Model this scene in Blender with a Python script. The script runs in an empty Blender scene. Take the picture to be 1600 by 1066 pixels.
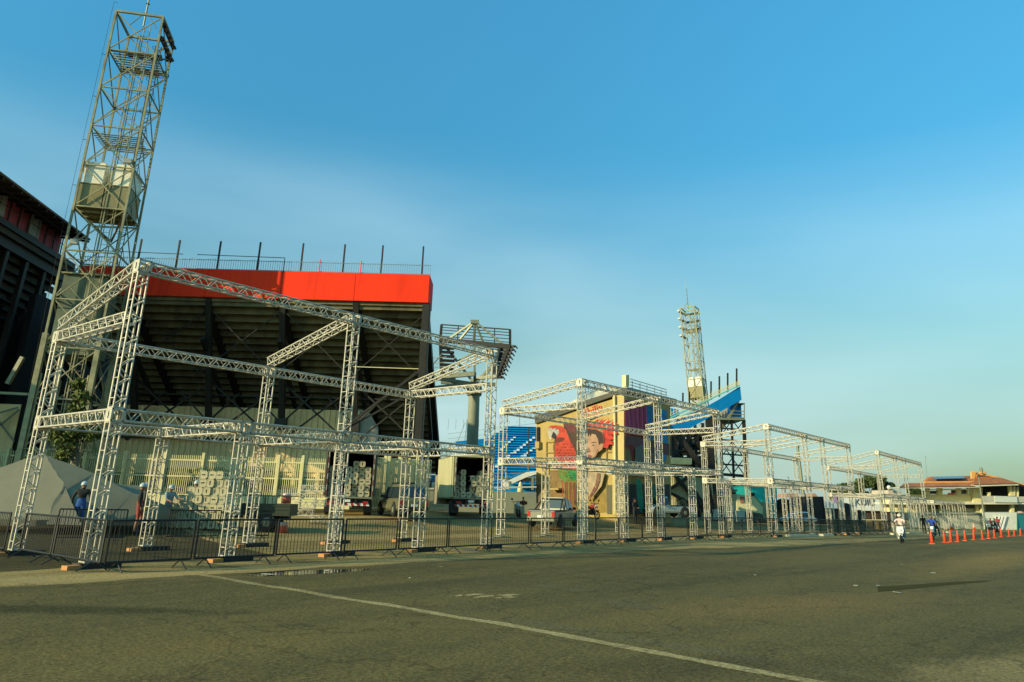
import bpy, bmesh, math, random
from mathutils import Vector, Matrix, Euler
random.seed(7)
V = Vector
S = bpy.context.scene
C = S.collection
# ------------------------------------------------------------------ camera
H = 1.85
F, CX, CY, PITCH, ROLL = 1153.41, 799.8, 415.5, 0.30515, 0.025893
def _axes():
    c, s = math.cos(PITCH), math.sin(PITCH)
    fw, rt, up = V((0, c, s)), V((1, 0, 0)), V((0, -s, c))
    cr, sr = math.cos(ROLL), math.sin(ROLL)
    return cr*rt + sr*up, -sr*rt + cr*up, fw
AR, AU, AW = _axes()
cd = bpy.data.cameras.new('camera'); cam = bpy.data.objects.new('camera', cd); C.objects.link(cam)
M = Matrix((( AR.x, AU.x, -AW.x, 0), (AR.y, AU.y, -AW.y, 0), (AR.z, AU.z, -AW.z, H), (0, 0, 0, 1)))
cam.matrix_world = M
cd.sensor_width = 36; cd.lens = F/1600*36
cd.shift_x = (800-CX)/1600; cd.shift_y = -(533-CY)/1600
cd.clip_start = .1; cd.clip_end = 5000
S.camera = cam
# ------------------------------------------------------------------ sky and sun
SUN_EL = math.radians(19); SUN_DIR = V((-.852, -.524, 0)).normalized()   # towards the sun
sund = SUN_DIR*math.cos(SUN_EL) + V((0, 0, math.sin(SUN_EL)))
w = bpy.data.worlds.new('World'); S.world = w; w.use_nodes = True
nt = w.node_tree; N = nt.nodes; L = nt.links; N.clear()
out = N.new('ShaderNodeOutputWorld'); bg = N.new('ShaderNodeBackground'); sky = N.new('ShaderNodeTexSky')
sky.sky_type = 'NISHITA'; sky.sun_disc = False; sky.sun_elevation = SUN_EL
sky.sun_rotation = math.atan2(sund.x, sund.y); sky.air_density = 1.0; sky.dust_density = 1.2; sky.ozone_density = 1.0
tint = N.new('ShaderNodeMix'); tint.data_type = 'RGBA'; tint.blend_type = 'MULTIPLY'; tint.inputs[0].default_value = 1
L.new(sky.outputs[0], tint.inputs[6])
tc = N.new('ShaderNodeTexCoord'); sep = N.new('ShaderNodeSeparateXYZ'); L.new(tc.outputs['Generated'], sep.inputs[0])
grad = N.new('ShaderNodeValToRGB'); L.new(sep.outputs[2], grad.inputs[0]); L.new(grad.outputs[0], tint.inputs[7])
els = grad.color_ramp.elements
els[0].position = 0; els[0].color = (.26, .36, .27, 1)
els[1].position = .65; els[1].color = (.37, 1.24, 1.38, 1)
for p_, c_ in ((.10, (.29, .41, .33, 1)), (.20, (.42, .66, .56, 1)), (.31, (.45, .85, .83, 1)), (.43, (.29, .93, 1.02, 1))):
    e = els.new(p_); e.color = c_
SKX = 0.0
mp = N.new('ShaderNodeMapping'); mp.inputs['Scale'].default_value = (1.0, 1.0, 4.2); mp.inputs['Rotation'].default_value = (0, .08, .3); mp.inputs['Location'].default_value = (SKX, 0, 0)
L.new(tc.outputs['Generated'], mp.inputs[0])
nz = N.new('ShaderNodeTexNoise'); nz.inputs['Scale'].default_value = 1.25; nz.inputs['Detail'].default_value = 4; nz.inputs['Roughness'].default_value = .42
nz.inputs['Distortion'].default_value = .3
L.new(mp.outputs[0], nz.inputs[0])
cr_ = N.new('ShaderNodeValToRGB'); L.new(nz.outputs[0], cr_.inputs[0])
cr_.color_ramp.elements[0].position = .40; cr_.color_ramp.elements[0].color = (0, 0, 0, 1)
cr_.color_ramp.elements[1].position = .72; cr_.color_ramp.elements[1].color = (1, 1, 1, 1)
fade = N.new('ShaderNodeMapRange'); fade.inputs[1].default_value = .03; fade.inputs[2].default_value = .46; fade.inputs[3].default_value = .85; fade.inputs[4].default_value = 0
L.new(sep.outputs[2], fade.inputs[0])
mul = N.new('ShaderNodeMath'); mul.operation = 'MULTIPLY'; L.new(cr_.outputs[0], mul.inputs[0]); L.new(fade.outputs[0], mul.inputs[1])
side = N.new('ShaderNodeMapRange'); side.inputs[1].default_value = -.2; side.inputs[2].default_value = .55; side.inputs[3].default_value = 1.15; side.inputs[4].default_value = .45
L.new(sep.outputs[0], side.inputs[0]); mul2 = N.new('ShaderNodeMath'); mul2.operation = 'MULTIPLY'; mul2.use_clamp = True; L.new(mul.outputs[0], mul2.inputs[0]); L.new(side.outputs[0], mul2.inputs[1]); mul = mul2
cm = N.new('ShaderNodeMix'); cm.data_type = 'RGBA'; L.new(mul.outputs[0], cm.inputs[0]); L.new(tint.outputs[2], cm.inputs[6])
cm.inputs[7].default_value = (3.7, 5.0, 5.3, 1)
L.new(cm.outputs[2], bg.inputs[0]); bg.inputs[1].default_value = .15; L.new(bg.outputs[0], out.inputs[0])
sl = bpy.data.lights.new('sun', 'SUN'); sl.energy = 3.9; sl.angle = math.radians(.5); sl.color = (1.0, .83, .52)
so = bpy.data.objects.new('sun', sl); C.objects.link(so)
so.rotation_euler = (-sund).to_track_quat('-Z', 'Y').to_euler(); so.location = (-30, -20, 40)
S.view_settings.view_transform = 'Standard'; S.view_settings.look = 'None'; S.view_settings.exposure = .5; S.view_settings.gamma = 1
S.render.engine = 'CYCLES'; S.cycles.max_bounces = 6
# ------------------------------------------------------------------ pixel helpers (photo pixels, 1600 wide)
CAM = V((0, 0, H))
def ray(px, py): return (px-CX)/F*AR - (py-CY)/F*AU + AW
def P(px, py, Y):
    d = ray(px, py); return CAM + d*(Y/d.y)
YAW = .878
D3 = V((math.cos(YAW), math.sin(YAW), 0)); N3 = V((-math.sin(YAW), math.cos(YAW), 0))
O0 = V((-9.972, 18.901, 0))
def interp(t, xs, ys):
    if t <= xs[0]: return ys[0]
    for i in range(1, len(xs)):
        if t <= xs[i]:
            k = (t-xs[i-1])/(xs[i]-xs[i-1]); return ys[i-1]*(1-k)+ys[i]*k
    return ys[-1]
def sm(t): t = max(0, min(1, t)); return t*t*(3-2*t)
def RC(s, n, z=0): return O0 + D3*s + N3*n + V((0, 0, z))
def sn(p): q = V((p.x, p.y, 0))-O0; return q.dot(D3), q.dot(N3)
def terr_sn(s, n):
    b = interp(s, [22, 36, 45, 60, 90, 115], [0, -.03, -.13, -.3, -.55, -.7])
    a = interp(s, [0, 12, 28, 60, 88], [.3, .4, .8, .8, 0])
    return b + a*sm((n-9)/8)
def terr(x, y): s, n = sn(V((x, y, 0))); return terr_sn(s, n)
def G(px, py):
    d = ray(px, py); t = 4.0
    prev = None
    while t < 2000:
        p = CAM + d*t
        h = p.z-terr(p.x, p.y)
        if h <= 0:
            if prev:
                k = prev[1]/(prev[1]-h); p = prev[0].lerp(p, k)
            return V((p.x, p.y, terr(p.x, p.y)))
        prev = (p, h); t *= 1.01
    return p
def W(px, py, p0, dr):       # point of a vertical plane through p0 with horizontal direction dr
    nrm = V((-dr.y, dr.x, 0)); d = ray(px, py)
    t = (V((p0.x, p0.y, 0))-V((0, 0, 0))).dot(nrm)/d.dot(nrm)
    return CAM + d*t
# ------------------------------------------------------------------ materials
MC = {}
def mat(name, col, rough=.7, metal=0, var=.12, scale=3, bump=0, bscale=None, spec=.4, stretch=None, col2=None, c2lo=.45, c2hi=.65, emis=None):
    if name in MC: return MC[name]
    m = bpy.data.materials.new(name); m.use_nodes = True; MC[name] = m
    n, l = m.node_tree.nodes, m.node_tree.links
    b = n['Principled BSDF']; b.inputs['Roughness'].default_value = rough; b.inputs['Metallic'].default_value = metal
    b.inputs['Specular IOR Level'].default_value = spec
    t = n.new('ShaderNodeTexCoord'); src = t.outputs['Object']
    if stretch:
        mpp = n.new('ShaderNodeMapping'); mpp.inputs['Scale'].default_value = stretch; l.new(src, mpp.inputs[0]); src = mpp.outputs[0]
    z = n.new('ShaderNodeTexNoise'); z.inputs['Scale'].default_value = scale; z.inputs['Detail'].default_value = 6; z.inputs['Roughness'].default_value = .62
    l.new(src, z.inputs[0])
    r = n.new('ShaderNodeValToRGB'); l.new(z.outputs[0], r.inputs[0])
    r.color_ramp.elements[0].position = .3; r.color_ramp.elements[1].position = .7
    r.color_ramp.elements[0].color = tuple(c*(1-var) for c in col)+(1,); r.color_ramp.elements[1].color = tuple(min(1, c*(1+var)) for c in col)+(1,)
    o = r.outputs[0]
    if col2:
        z2 = n.new('ShaderNodeTexNoise'); z2.inputs['Scale'].default_value = scale*.37; z2.inputs['Detail'].default_value = 8; z2.inputs['Roughness'].default_value = .7
        l.new(src, z2.inputs[0])
        r2 = n.new('ShaderNodeValToRGB'); l.new(z2.outputs[0], r2.inputs[0]); r2.color_ramp.elements[0].position = c2lo; r2.color_ramp.elements[1].position = c2hi
        mx = n.new('ShaderNodeMix'); mx.data_type = 'RGBA'; l.new(r2.outputs[0], mx.inputs[0]); l.new(o, mx.inputs[6]); mx.inputs[7].default_value = (*col2, 1); o = mx.outputs[2]
    l.new(o, b.inputs['Base Color'])
    if bump:
        zb = n.new('ShaderNodeTexNoise'); zb.inputs['Scale'].default_value = bscale or scale*4; zb.inputs['Detail'].default_value = 4; l.new(src, zb.inputs[0])
        bp = n.new('ShaderNodeBump'); bp.inputs['Strength'].default_value = bump; bp.inputs['Distance'].default_value = .03; l.new(zb.outputs[0], bp.inputs['Height']); l.new(bp.outputs[0], b.inputs['Normal'])
    if emis: b.inputs['Emission Color'].default_value = (*emis, 1); b.inputs['Emission Strength'].default_value = 1
    return m
ALU = mat('aluminium', (.50, .46, .35), .5, .15, .2, 5, spec=.3)
BLK = mat('black_paint', (.015, .015, .012), .5, 0, .3, 8)
GALV = mat('galvanised_steel', (.21, .22, .145), .5, .3, .2, 4)
DKST = mat('dark_steel', (.022, .020, .014), .6, .2, .3, 4)
TWR = mat('tower_steel', (.33, .30, .155), .6, .1, .25, 1.5, col2=(.17, .17, .09))
RED = mat('red_paint', (.93, .045, .012), .7, 0, .06, .6, spec=.1, col2=(.74, .035, .010), c2lo=.5, c2hi=.7, stretch=(3, 3, .4))
PINK = mat('pink_wall', (.33, .055, .075), .8, 0, .15, 1)
CREAM = mat('cream_paint', (.62, .55, .27), .7, 0, .1, 2)
CLAD = mat('beige_cladding', (.86, .61, .27), .65, 0, .12, .8)
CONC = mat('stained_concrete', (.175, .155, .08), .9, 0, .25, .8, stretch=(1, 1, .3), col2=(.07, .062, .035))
CONC2 = mat('pale_concrete', (.40, .39, .31), .85, 0, .15, 1)
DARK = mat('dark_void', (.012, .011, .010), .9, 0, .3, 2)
BLUE = mat('blue_paint', (.002, .17, .42), .6, 0, .08, 1, spec=.1)
BLUE2 = mat('blue_seats', (.002, .24, .50), .7, 0, .08, 2, spec=.1)
WHT = mat('white_paint', (.72, .71, .64), .5, 0, .06, 3)
GLASS = mat('dark_glass', (.02, .03, .035), .08, 0, .1, 2, spec=.9)
RUB = mat('rubber', (.018, .018, .017), .8, 0, .2, 12)
WOOD = mat('raw_wood', (.48, .22, .075), .8, 0, .25, 8, stretch=(1, 12, 12))
DWOOD = mat('dark_wood', (.035, .030, .024), .85, 0, .3, 6)
ORANGE = mat('orange_plastic', (.66, .09, .032), .5, 0, .08, 8)
TEAL = mat('teal_wall', (.010, .36, .31), .7, 0, .1, 1)
FOL = mat('foliage', (.055, .085, .018), .7, 0, .5, 3)
FOL2 = mat('foliage_light', (.10, .13, .025), .7, 0, .4, 3)
BARK = mat('bark', (.13, .11, .075), .9, 0, .3, 6)
SKIN = mat('skin', (.24, .115, .065), .6, 0, .08, 10)
# ------------------------------------------------------------------ mesh builder
class MB:
    def __init__(s): s.v = []; s.f = []; s.mi = []; s.m = 0
    def add(s, vs, fs):
        o = len(s.v); s.v += [V(x) for x in vs]; s.f += [tuple(i+o for i in f) for f in fs]; s.mi += [s.m]*len(fs); return s
    def box(s, c, sz, rz=0, mtx=None):
        x, y, z = sz[0]/2, sz[1]/2, sz[2]/2
        vs = [V((a*x, b*y, d*z)) for a in (-1, 1) for b in (-1, 1) for d in (-1, 1)]
        R = mtx if mtx else Matrix.Rotation(rz, 3, 'Z')
        return s.add([R @ q+V(c) for q in vs], [(0, 1, 3, 2), (4, 6, 7, 5), (0, 4, 5, 1), (2, 3, 7, 6), (0, 2, 6, 4), (1, 5, 7, 3)])
    def hexa(s, b, t):       # bottom 4, top 4 corners
        return s.add(list(b)+list(t), [(3, 2, 1, 0), (4, 5, 6, 7), (0, 1, 5, 4), (1, 2, 6, 5), (2, 3, 7, 6), (3, 0, 4, 7)])
    def bar(s, p, q, wd, hd=None, up=V((0, 0, 1))):
        p, q = V(p), V(q); a = q-p
        if a.length < 1e-6: return s
        a.normalize(); u = V(up)
        if abs(a.dot(u)) > .95: u = V((1, 0, 0)) if abs(a.x) < .9 else V((0, 1, 0))
        r = a.cross(u).normalized(); u = r.cross(a)
        x, y = wd/2, (hd or wd)/2
        vs = [pt+r*i*x+u*j*y for pt in (p, q) for i, j in ((-1, -1), (1, -1), (1, 1), (-1, 1))]
        return s.add(vs, [(3, 2, 1, 0), (4, 5, 6, 7), (0, 1, 5, 4), (1, 2, 6, 5), (2, 3, 7, 6), (3, 0, 4, 7)])
    def tube(s, p, q, r, n=6, r2=None, cap=True):
        p, q = V(p), V(q); a = (q-p).normalized(); u = V((0, 0, 1)) if abs(a.z) < .9 else V((1, 0, 0))
        x = a.cross(u).normalized(); y = x.cross(a); r2 = r if r2 is None else r2
        vs = [c+(x*math.cos(t)+y*math.sin(t))*rr for c, rr in ((p, r), (q, r2)) for t in [2*math.pi*i/n for i in range(n)]]
        fs = [(i, (i+1) % n, n+(i+1) % n, n+i) for i in range(n)]
        if cap: fs += [tuple(range(n))[::-1], tuple(range(n, 2*n))]
        return s.add(vs, fs)
    def path(s, pts, r, n=6):
        for a, b in zip(pts, pts[1:]): s.tube(a, b, r, n)
        return s
    def lathe(s, c, prof, n=16, axis='Z'):
        vs = []; fs = []
        for r, h in prof:
            for i in range(n):
                t = 2*math.pi*i/n; a, b = r*math.cos(t), r*math.sin(t)
                vs.append(V(c)+(V((a, b, h)) if axis == 'Z' else V((a, h, b)) if axis == 'Y' else V((h, a, b))))
        for k in range(len(prof)-1):
            for i in range(n):
                j = (i+1) % n; fs.append((k*n+i, k*n+j, (k+1)*n+j, (k+1)*n+i))
        fs += [tuple(range(n))[::-1], tuple(range((len(prof)-1)*n, len(prof)*n))]
        return s.add(vs, fs)
    def slab(s, pts, off):   # polygon pts extruded by vector off
        n = len(pts); pts = [V(p) for p in pts]; off = V(off)
        return s.add(pts+[p+off for p in pts], [tuple(range(n)), tuple(range(n, 2*n))[::-1]]+[(i, n+i, n+(i+1) % n, (i+1) % n) for i in range(n)])
    def quad(s, *p): return s.add(p, [tuple(range(len(p)))])
    def build(s, name, m, parent=None, world=False, smooth=False):
        me = bpy.data.meshes.new(name); vs = s.v
        if world and parent is not None:
            iv = root_m(parent).inverted(); vs = [iv @ q for q in vs]
        me.from_pydata([tuple(q) for q in vs], [], s.f)
        ms = m if isinstance(m, (list, tuple)) else [m]
        for x in ms: me.materials.append(x)
        if len(ms) > 1: me.polygons.foreach_set('material_index', s.mi)
        bm = bmesh.new(); bm.from_mesh(me); bmesh.ops.recalc_face_normals(bm, faces=bm.faces)
        bm.to_mesh(me); bm.free()
        if smooth: me.polygons.foreach_set('use_smooth', [True]*len(me.polygons))
        o = bpy.data.objects.new(name, me); C.objects.link(o)
        if parent is not None: o.parent = parent
        return o
def root_m(o):
    m = Matrix.Identity(4)
    while o is not None:
        m = Matrix.LocRotScale(o.location, o.rotation_euler, o.scale) @ m; o = o.parent
    return m
def tag(o, label, cat, group=None):
    o['label'] = label; o['category'] = cat
    if group: o['group'] = group
    return o
def thing(name, label, cat, loc=(0, 0, 0), rz=0, group=None):
    o = bpy.data.objects.new(name, None); C.objects.link(o); o.location = loc; o.rotation_euler = (0, 0, rz); o.empty_display_size = .2
    return tag(o, label, cat, group)
def dup(root, loc, rz, label, group=None):
    kids = KIDS[root.name]
    r = root.copy(); C.objects.link(r); r.location = loc; r.rotation_euler = (0, 0, rz); r['label'] = label
    if group: r['group'] = group
    for ch, gs in kids:
        c = ch.copy(); C.objects.link(c); c.parent = r
        for g in gs:
            d = g.copy(); C.objects.link(d); d.parent = c
    return r
KIDS = {}
def reg(root):
    ks = [o for o in bpy.data.objects if o.parent == root]
    KIDS[root.name] = [(k, [g for g in bpy.data.objects if g.parent == k]) for k in ks]
    return root
def struct(name, mb, m, smooth=False):
    o = mb.build(name, m, smooth=smooth); o['kind'] = 'structure'; return o
ORD = ['first', 'second', 'third', 'fourth', 'fifth', 'sixth', 'seventh', 'eighth', 'ninth', 'tenth', 'eleventh', 'twelfth', 'thirteenth', 'fourteenth', 'fifteenth', 'sixteenth', 'seventeenth', 'eighteenth', 'nineteenth', 'twentieth']
def ordn(i):
    if i < 20: return ORD[i]
    return {2: 'twenty', 3: 'thirty', 4: 'forty'}[(i+1)//10]+('-'+ORD[(i+1) % 10-1] if (i+1) % 10 else 'ieth') if (i+1) % 10 else {20: 'twentieth', 30: 'thirtieth', 40: 'fortieth'}[i+1]
# ------------------------------------------------------------------ ground
def ground_mat(name, base, dark, light, speck, sp=.5, rough=.9, tone_spots=()):
    m = bpy.data.materials.new(name); m.use_nodes = True; n, l = m.node_tree.nodes, m.node_tree.links
    b = n['Principled BSDF']; b.inputs['Roughness'].default_value = rough; b.inputs['Specular IOR Level'].default_value = .08
    t = n.new('ShaderNodeTexCoord'); mp = n.new('ShaderNodeMapping'); mp.inputs['Rotation'].default_value = (0, 0, -YAW); l.new(t.outputs['Object'], mp.inputs[0])
    st = n.new('ShaderNodeMapping'); st.inputs['Scale'].default_value = (.22, 1, 1); l.new(mp.outputs[0], st.inputs[0])
    def noise(sc, det=6, src=mp.outputs[0], ro=.6):
        z = n.new('ShaderNodeTexNoise'); z.inputs['Scale'].default_value = sc; z.inputs['Detail'].default_value = det; z.inputs['Roughness'].default_value = ro; l.new(src, z.inputs[0]); return z.outputs[0]
    def ramp(s, a, c, c0=(0, 0, 0, 1), c1=(1, 1, 1, 1)):
        r = n.new('ShaderNodeValToRGB'); l.new(s, r.inputs[0]); r.color_ramp.elements[0].position = a; r.color_ramp.elements[1].position = c
        r.color_ramp.elements[0].color = c0; r.color_ramp.elements[1].color = c1; return r.outputs[0]
    def mix(f, a, c, bt='MIX'):
        x = n.new('ShaderNodeMix'); x.data_type = 'RGBA'; x.blend_type = bt
        if isinstance(f, float): x.inputs[0].default_value = f
        else: l.new(f, x.inputs[0])
        for i, k in ((6, a), (7, c)):
            if isinstance(k, tuple): x.inputs[i].default_value = (*k, 1)
            else: l.new(k, x.inputs[i])
        return x.outputs[2]
    c = mix(ramp(noise(.35, 7, st.outputs[0], .65), .38, .64), base, dark)
    c = mix(ramp(noise(.16, 6, st.outputs[0]), .48, .70), c, light)
    c = mix(ramp(noise(2.3, 8, mp.outputs[0], .75), .50, .80), c, light)
    def sc4(o):
        k = n.new('ShaderNodeMath'); k.operation = 'MULTIPLY'; l.new(o, k.inputs[0]); k.inputs[1].default_value = .4; return k.outputs[0]
    for (cp, ang, rx, ry, scol, amt, soft) in tone_spots:
        q = n.new('ShaderNodeMapping'); q.vector_type = 'TEXTURE'; q.inputs['Location'].default_value = (cp.x, cp.y, 0); q.inputs['Rotation'].default_value = (0, 0, ang); q.inputs['Scale'].default_value = (rx, ry, 1000)
        l.new(t.outputs['Object'], q.inputs[0]); ln = n.new('ShaderNodeVectorMath'); ln.operation = 'LENGTH'; l.new(q.outputs[0], ln.inputs[0])
        ad = n.new('ShaderNodeMath'); ad.operation = 'MULTIPLY_ADD'; l.new(noise(1.6, 8, mp.outputs[0], .7), ad.inputs[0]); ad.inputs[1].default_value = 1.5; l.new(ln.outputs['Value'], ad.inputs[2])
        c = mix(ramp(sc4(ad.outputs[0]), .7-soft*.4, .7005, (amt, amt, amt, 1), (0, 0, 0, 1)), c, scol)
    fine = noise(17, 5, mp.outputs[0], .85)
    c = mix(ramp(fine, .30, .72, (.55, .55, .55, 1), (1.5, 1.5, 1.5, 1)), c, c, 'MIX') if 0 else mix(1.0, c, ramp(fine, .34, .68, (.35, .35, .35, 1), (1.75, 1.72, 1.6, 1)), 'MULTIPLY')
    vo = n.new('ShaderNodeTexVoronoi'); vo.inputs['Scale'].default_value = 13; l.new(mp.outputs[0], vo.inputs[0])
    c = mix(ramp(vo.outputs[0], .05, .15, (sp, sp, sp, 1), (0, 0, 0, 1)), c, speck)
    cv = n.new('ShaderNodeTexVoronoi'); cv.feature = 'DISTANCE_TO_EDGE'; cv.inputs['Scale'].default_value = .32
    ws = n.new('ShaderNodeVectorMath'); ws.operation = 'ADD'; nn = n.new('ShaderNodeTexNoise'); nn.inputs['Scale'].default_value = 1.6; nn.inputs['Detail'].default_value = 5
    l.new(mp.outputs[0], nn.inputs[0]); l.new(mp.outputs[0], ws.inputs[0]); l.new(nn.outputs[1], ws.inputs[1]); l.new(ws.outputs[0], cv.inputs[0])
    c = mix(ramp(cv.outputs[0], .0, .012, (.55, .55, .55, 1), (0, 0, 0, 1)), c, tuple(x*.35 for x in base))
    l.new(c, b.inputs['Base Color'])
    bp = n.new('ShaderNodeBump'); bp.inputs['Strength'].default_value = .45; bp.inputs['Distance'].default_value = .012; l.new(fine, bp.inputs['Height'])
    b2 = n.new('ShaderNodeBump'); b2.inputs['Strength'].default_value = .5; b2.inputs['Distance'].default_value = .05; l.new(noise(3, 6), b2.inputs['Height']); l.new(bp.outputs[0], b2.inputs['Normal'])
    l.new(b2.outputs[0], b.inputs['Normal'])
    return m
ROADM = ground_mat('asphalt', (.135, .104, .038), (.082, .068, .028), (.178, .130, .046), (.42, .36, .18), .6, tone_spots=(
    (G(60, 952), .05, 3.6, .55, (.058, .050, .019), .9, .5), (G(900, 866), YAW-.08, 15, .8, (.100, .082, .040), .75, .7), (G(1250, 945), YAW-.3, 6, 1.6, (.20, .128, .045), .8, .9),  # starts with a long darker oval at the lower left
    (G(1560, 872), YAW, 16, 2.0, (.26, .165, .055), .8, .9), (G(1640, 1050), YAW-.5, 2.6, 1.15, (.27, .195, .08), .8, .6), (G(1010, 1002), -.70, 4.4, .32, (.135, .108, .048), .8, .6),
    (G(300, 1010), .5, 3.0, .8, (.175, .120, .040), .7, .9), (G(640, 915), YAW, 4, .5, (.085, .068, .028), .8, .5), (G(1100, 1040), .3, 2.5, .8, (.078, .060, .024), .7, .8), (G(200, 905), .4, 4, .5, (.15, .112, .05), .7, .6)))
DIRTM = ground_mat('sandy_ground', (.35, .24, .085), (.15, .11, .042), (.45, .31, .13), (.35, .32, .22), .4, tone_spots=((G(610, 884), YAW, 2.8, .5, (.09, .075, .035), .85, .4), (G(180, 893), .2, 1.6, .35, (.12, .095, .042), .8, .5), (G(330, 886), .5, 1.2, .4, (.10, .082, .036), .8, .5), (G(460, 878), .5, 1.3, .4, (.09, .075, .035), .8, .4), (G(800, 872), YAW, 2.5, .3, (.13, .10, .045), .7, .5), (G(40, 880), .2, 2.0, .5, (.11, .088, .04), .8, .5), (G(950, 858), YAW, 4, .4, (.16, .12, .05), .6, .5)))
YARDM = ground_mat('yard_asphalt', (.082, .064, .026), (.054, .044, .020), (.12, .09, .036), (.24, .22, .14), .4)
SL = sorted(set([-300, -150, -80, -50, 150, 200, 260, 350, 500, 800, 1400]+[i*1.0 for i in range(-40, 121)]))
def edge(s):
    e = interp(s, [-40, 1.6, 9.3, 19.5, 34, 40, 60, 90, 130], [-2.4, -2.68, -3.04, -3.8, -6.6, -6.6, -6.2, -5.5, -5.5])
    return e+.16*math.sin(s*1.7)+.10*math.sin(s*3.9+1) if -40 < s < 120 else e
def yedge(s): return 2.0+interp(s, [-40, 6, 10, 14, 60], [-2.5, -1.2, 14, 19, 21])+.3*math.sin(s*1.1)
def strip(nl_f, dz):
    mb = MB(); cols = [nl_f(s) for s in SL]; k = len(cols[0])
    vs = [RC(s, n, terr_sn(s, n)+dz) for s, c in zip(SL, cols) for n in c]
    fs = [(i*k+j, (i+1)*k+j, (i+1)*k+j+1, i*k+j+1) for i in range(len(SL)-1) for j in range(k-1)]
    return mb.add(vs, fs)
struct('road', strip(lambda s: [-600, -120, -60, edge(s)], 0), ROADM)
def lot(s):
    a, b = edge(s), yedge(s); return [a, (a+b)/2, b] if b > 9 else [a, (a+b)/2, b]
def nn_(a, b): return [a+(b-a)*t for t in (0, .1, .2, .3, .4, .5, .6, .7, .8, .9, 1)]
struct('sandy_ground', strip(lambda s: nn_(edge(s), max(yedge(s), edge(s)+1)), 0), DIRTM)
struct('stadium_yard', strip(lambda s: nn_(max(yedge(s), edge(s)+1), 30)+[60, 100, 300, 900], 0), YARDM)
PAINT = ground_mat('worn_road_paint', (.36, .28, .125), (.20, .15, .065), (.43, .33, .15), (.3, .3, .2), .3)
PATCH = ground_mat('asphalt_patch', (.070, .068, .028), (.054, .056, .026), (.09, .082, .034), (.12, .12, .08), .4)
PATCH2 = ground_mat('pale_patch', (.13, .104, .046), (.105, .084, .036), (.15, .118, .05), (.2, .2, .13), .4)
def ribbon(pts, wds, dz, name, m):
    mb = MB(); vs = []
    for i, p in enumerate(pts):
        q = (pts[min(i+1, len(pts)-1)]-pts[max(i-1, 0)]); r = V((-q.y, q.x, 0)).normalized()
        for k in (-.5, .5):
            x = p+r*k*wds[i]; vs.append(V((x.x, x.y, terr(x.x, x.y)+dz)))
    mb.add(vs, [(2*i, 2*i+2, 2*i+3, 2*i+1) for i in range(len(pts)-1)]); return struct(name, mb, m)
a, b = V((-6.9, 18.3, 0)), V((0.14, 12.37, 0)); c_ = V((3.44, 9.12, 0))
pl = [a.lerp(b, t/40)+V((0, .05*math.sin(t*.5), 0)) for t in range(40)]+[b.lerp(c_+(c_-b)*.3, t/30) for t in range(31)]
ribbon(pl, [.20+.06*random.random()+.03*math.sin(i) for i in range(len(pl))], .004, 'painted_line', PAINT)
def gpoly(name, pxs, m, dz=.004, sub=0, jit=0):
    ps = [G(*p) for p in pxs]; mb = MB()
    if jit:
        q = []
        for i, p in enumerate(ps):
            r = ps[(i+1) % len(ps)]
            for k in range(5): x = p.lerp(r, k/5); q.append(x+V((random.uniform(-jit, jit), random.uniform(-jit, jit), 0)))
        ps = q
    mb.quad(*[V((p.x, p.y, terr(p.x, p.y)+dz)) for p in ps]); return struct(name, mb, m)
gpoly('road_patch_or_shadow', [(930, 935), (985, 937), (1036, 951), (1010, 953), (960, 948)], PATCH2, .004, jit=.03)
gpoly('road_patch_or_shadow', [(1105, 926), (1130, 924), (1160, 931), (1125, 934)], PATCH2, .004, jit=.03)
gpoly('road_patch_or_shadow', [(820, 915), (850, 913), (940, 923), (900, 926)], PATCH2, .004, jit=.03)
gpoly('road_patch_or_shadow', [(1371, 917), (1372, 925), (1400, 923), (1470, 915.5), (1540, 909.5), (1550, 907.6), (1500, 909), (1400, 915.5)], mat('shadow_paint', (.068, .060, .026), .95, spec=0), .004)  # dark streak painted as the cast shadow of an unseen pole
for q in ([(700, 932), (722, 929), (722, 932)], [(722, 931), (742, 927.5), (760, 929), (735, 931)], [(733, 936), (752, 931), (772, 930), (770, 932.5), (748, 934)], [(775, 930), (800, 928), (815, 929.5), (790, 932)], [(783, 933), (800, 932), (812, 934), (792, 935)], [(772, 934.5), (782, 933), (784, 935)]): gpoly('worn_paint', q, PAINT, .004, jit=.03)
pts_ = [G(x, y) for x, y in ((1305, 1000), (1330, 1013), (1358, 1032), (1385, 1050), (1415, 1068), (1440, 1085))]; ribbon(pts_, [.018]*6, .005, 'pale_road_seam', PATCH2)
pts_ = [G(x, y) for x, y in ((860, 893), (905, 901), (960, 908), (1000, 912))]; ribbon(pts_, [.09, .12, .1, .06], .005, 'pale_road_seam', PATCH2)
wat = mat('puddle_water', (.018, .017, .010), .04, 0, .2, 1, spec=.9)
gpoly('puddle', [(385, 897), (440, 892), (520, 890), (580, 889), (560, 893), (480, 898), (400, 901)], wat, .004, jit=.06)
LIT = mat('litter_white', (.40, .37, .26), .8)
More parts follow.
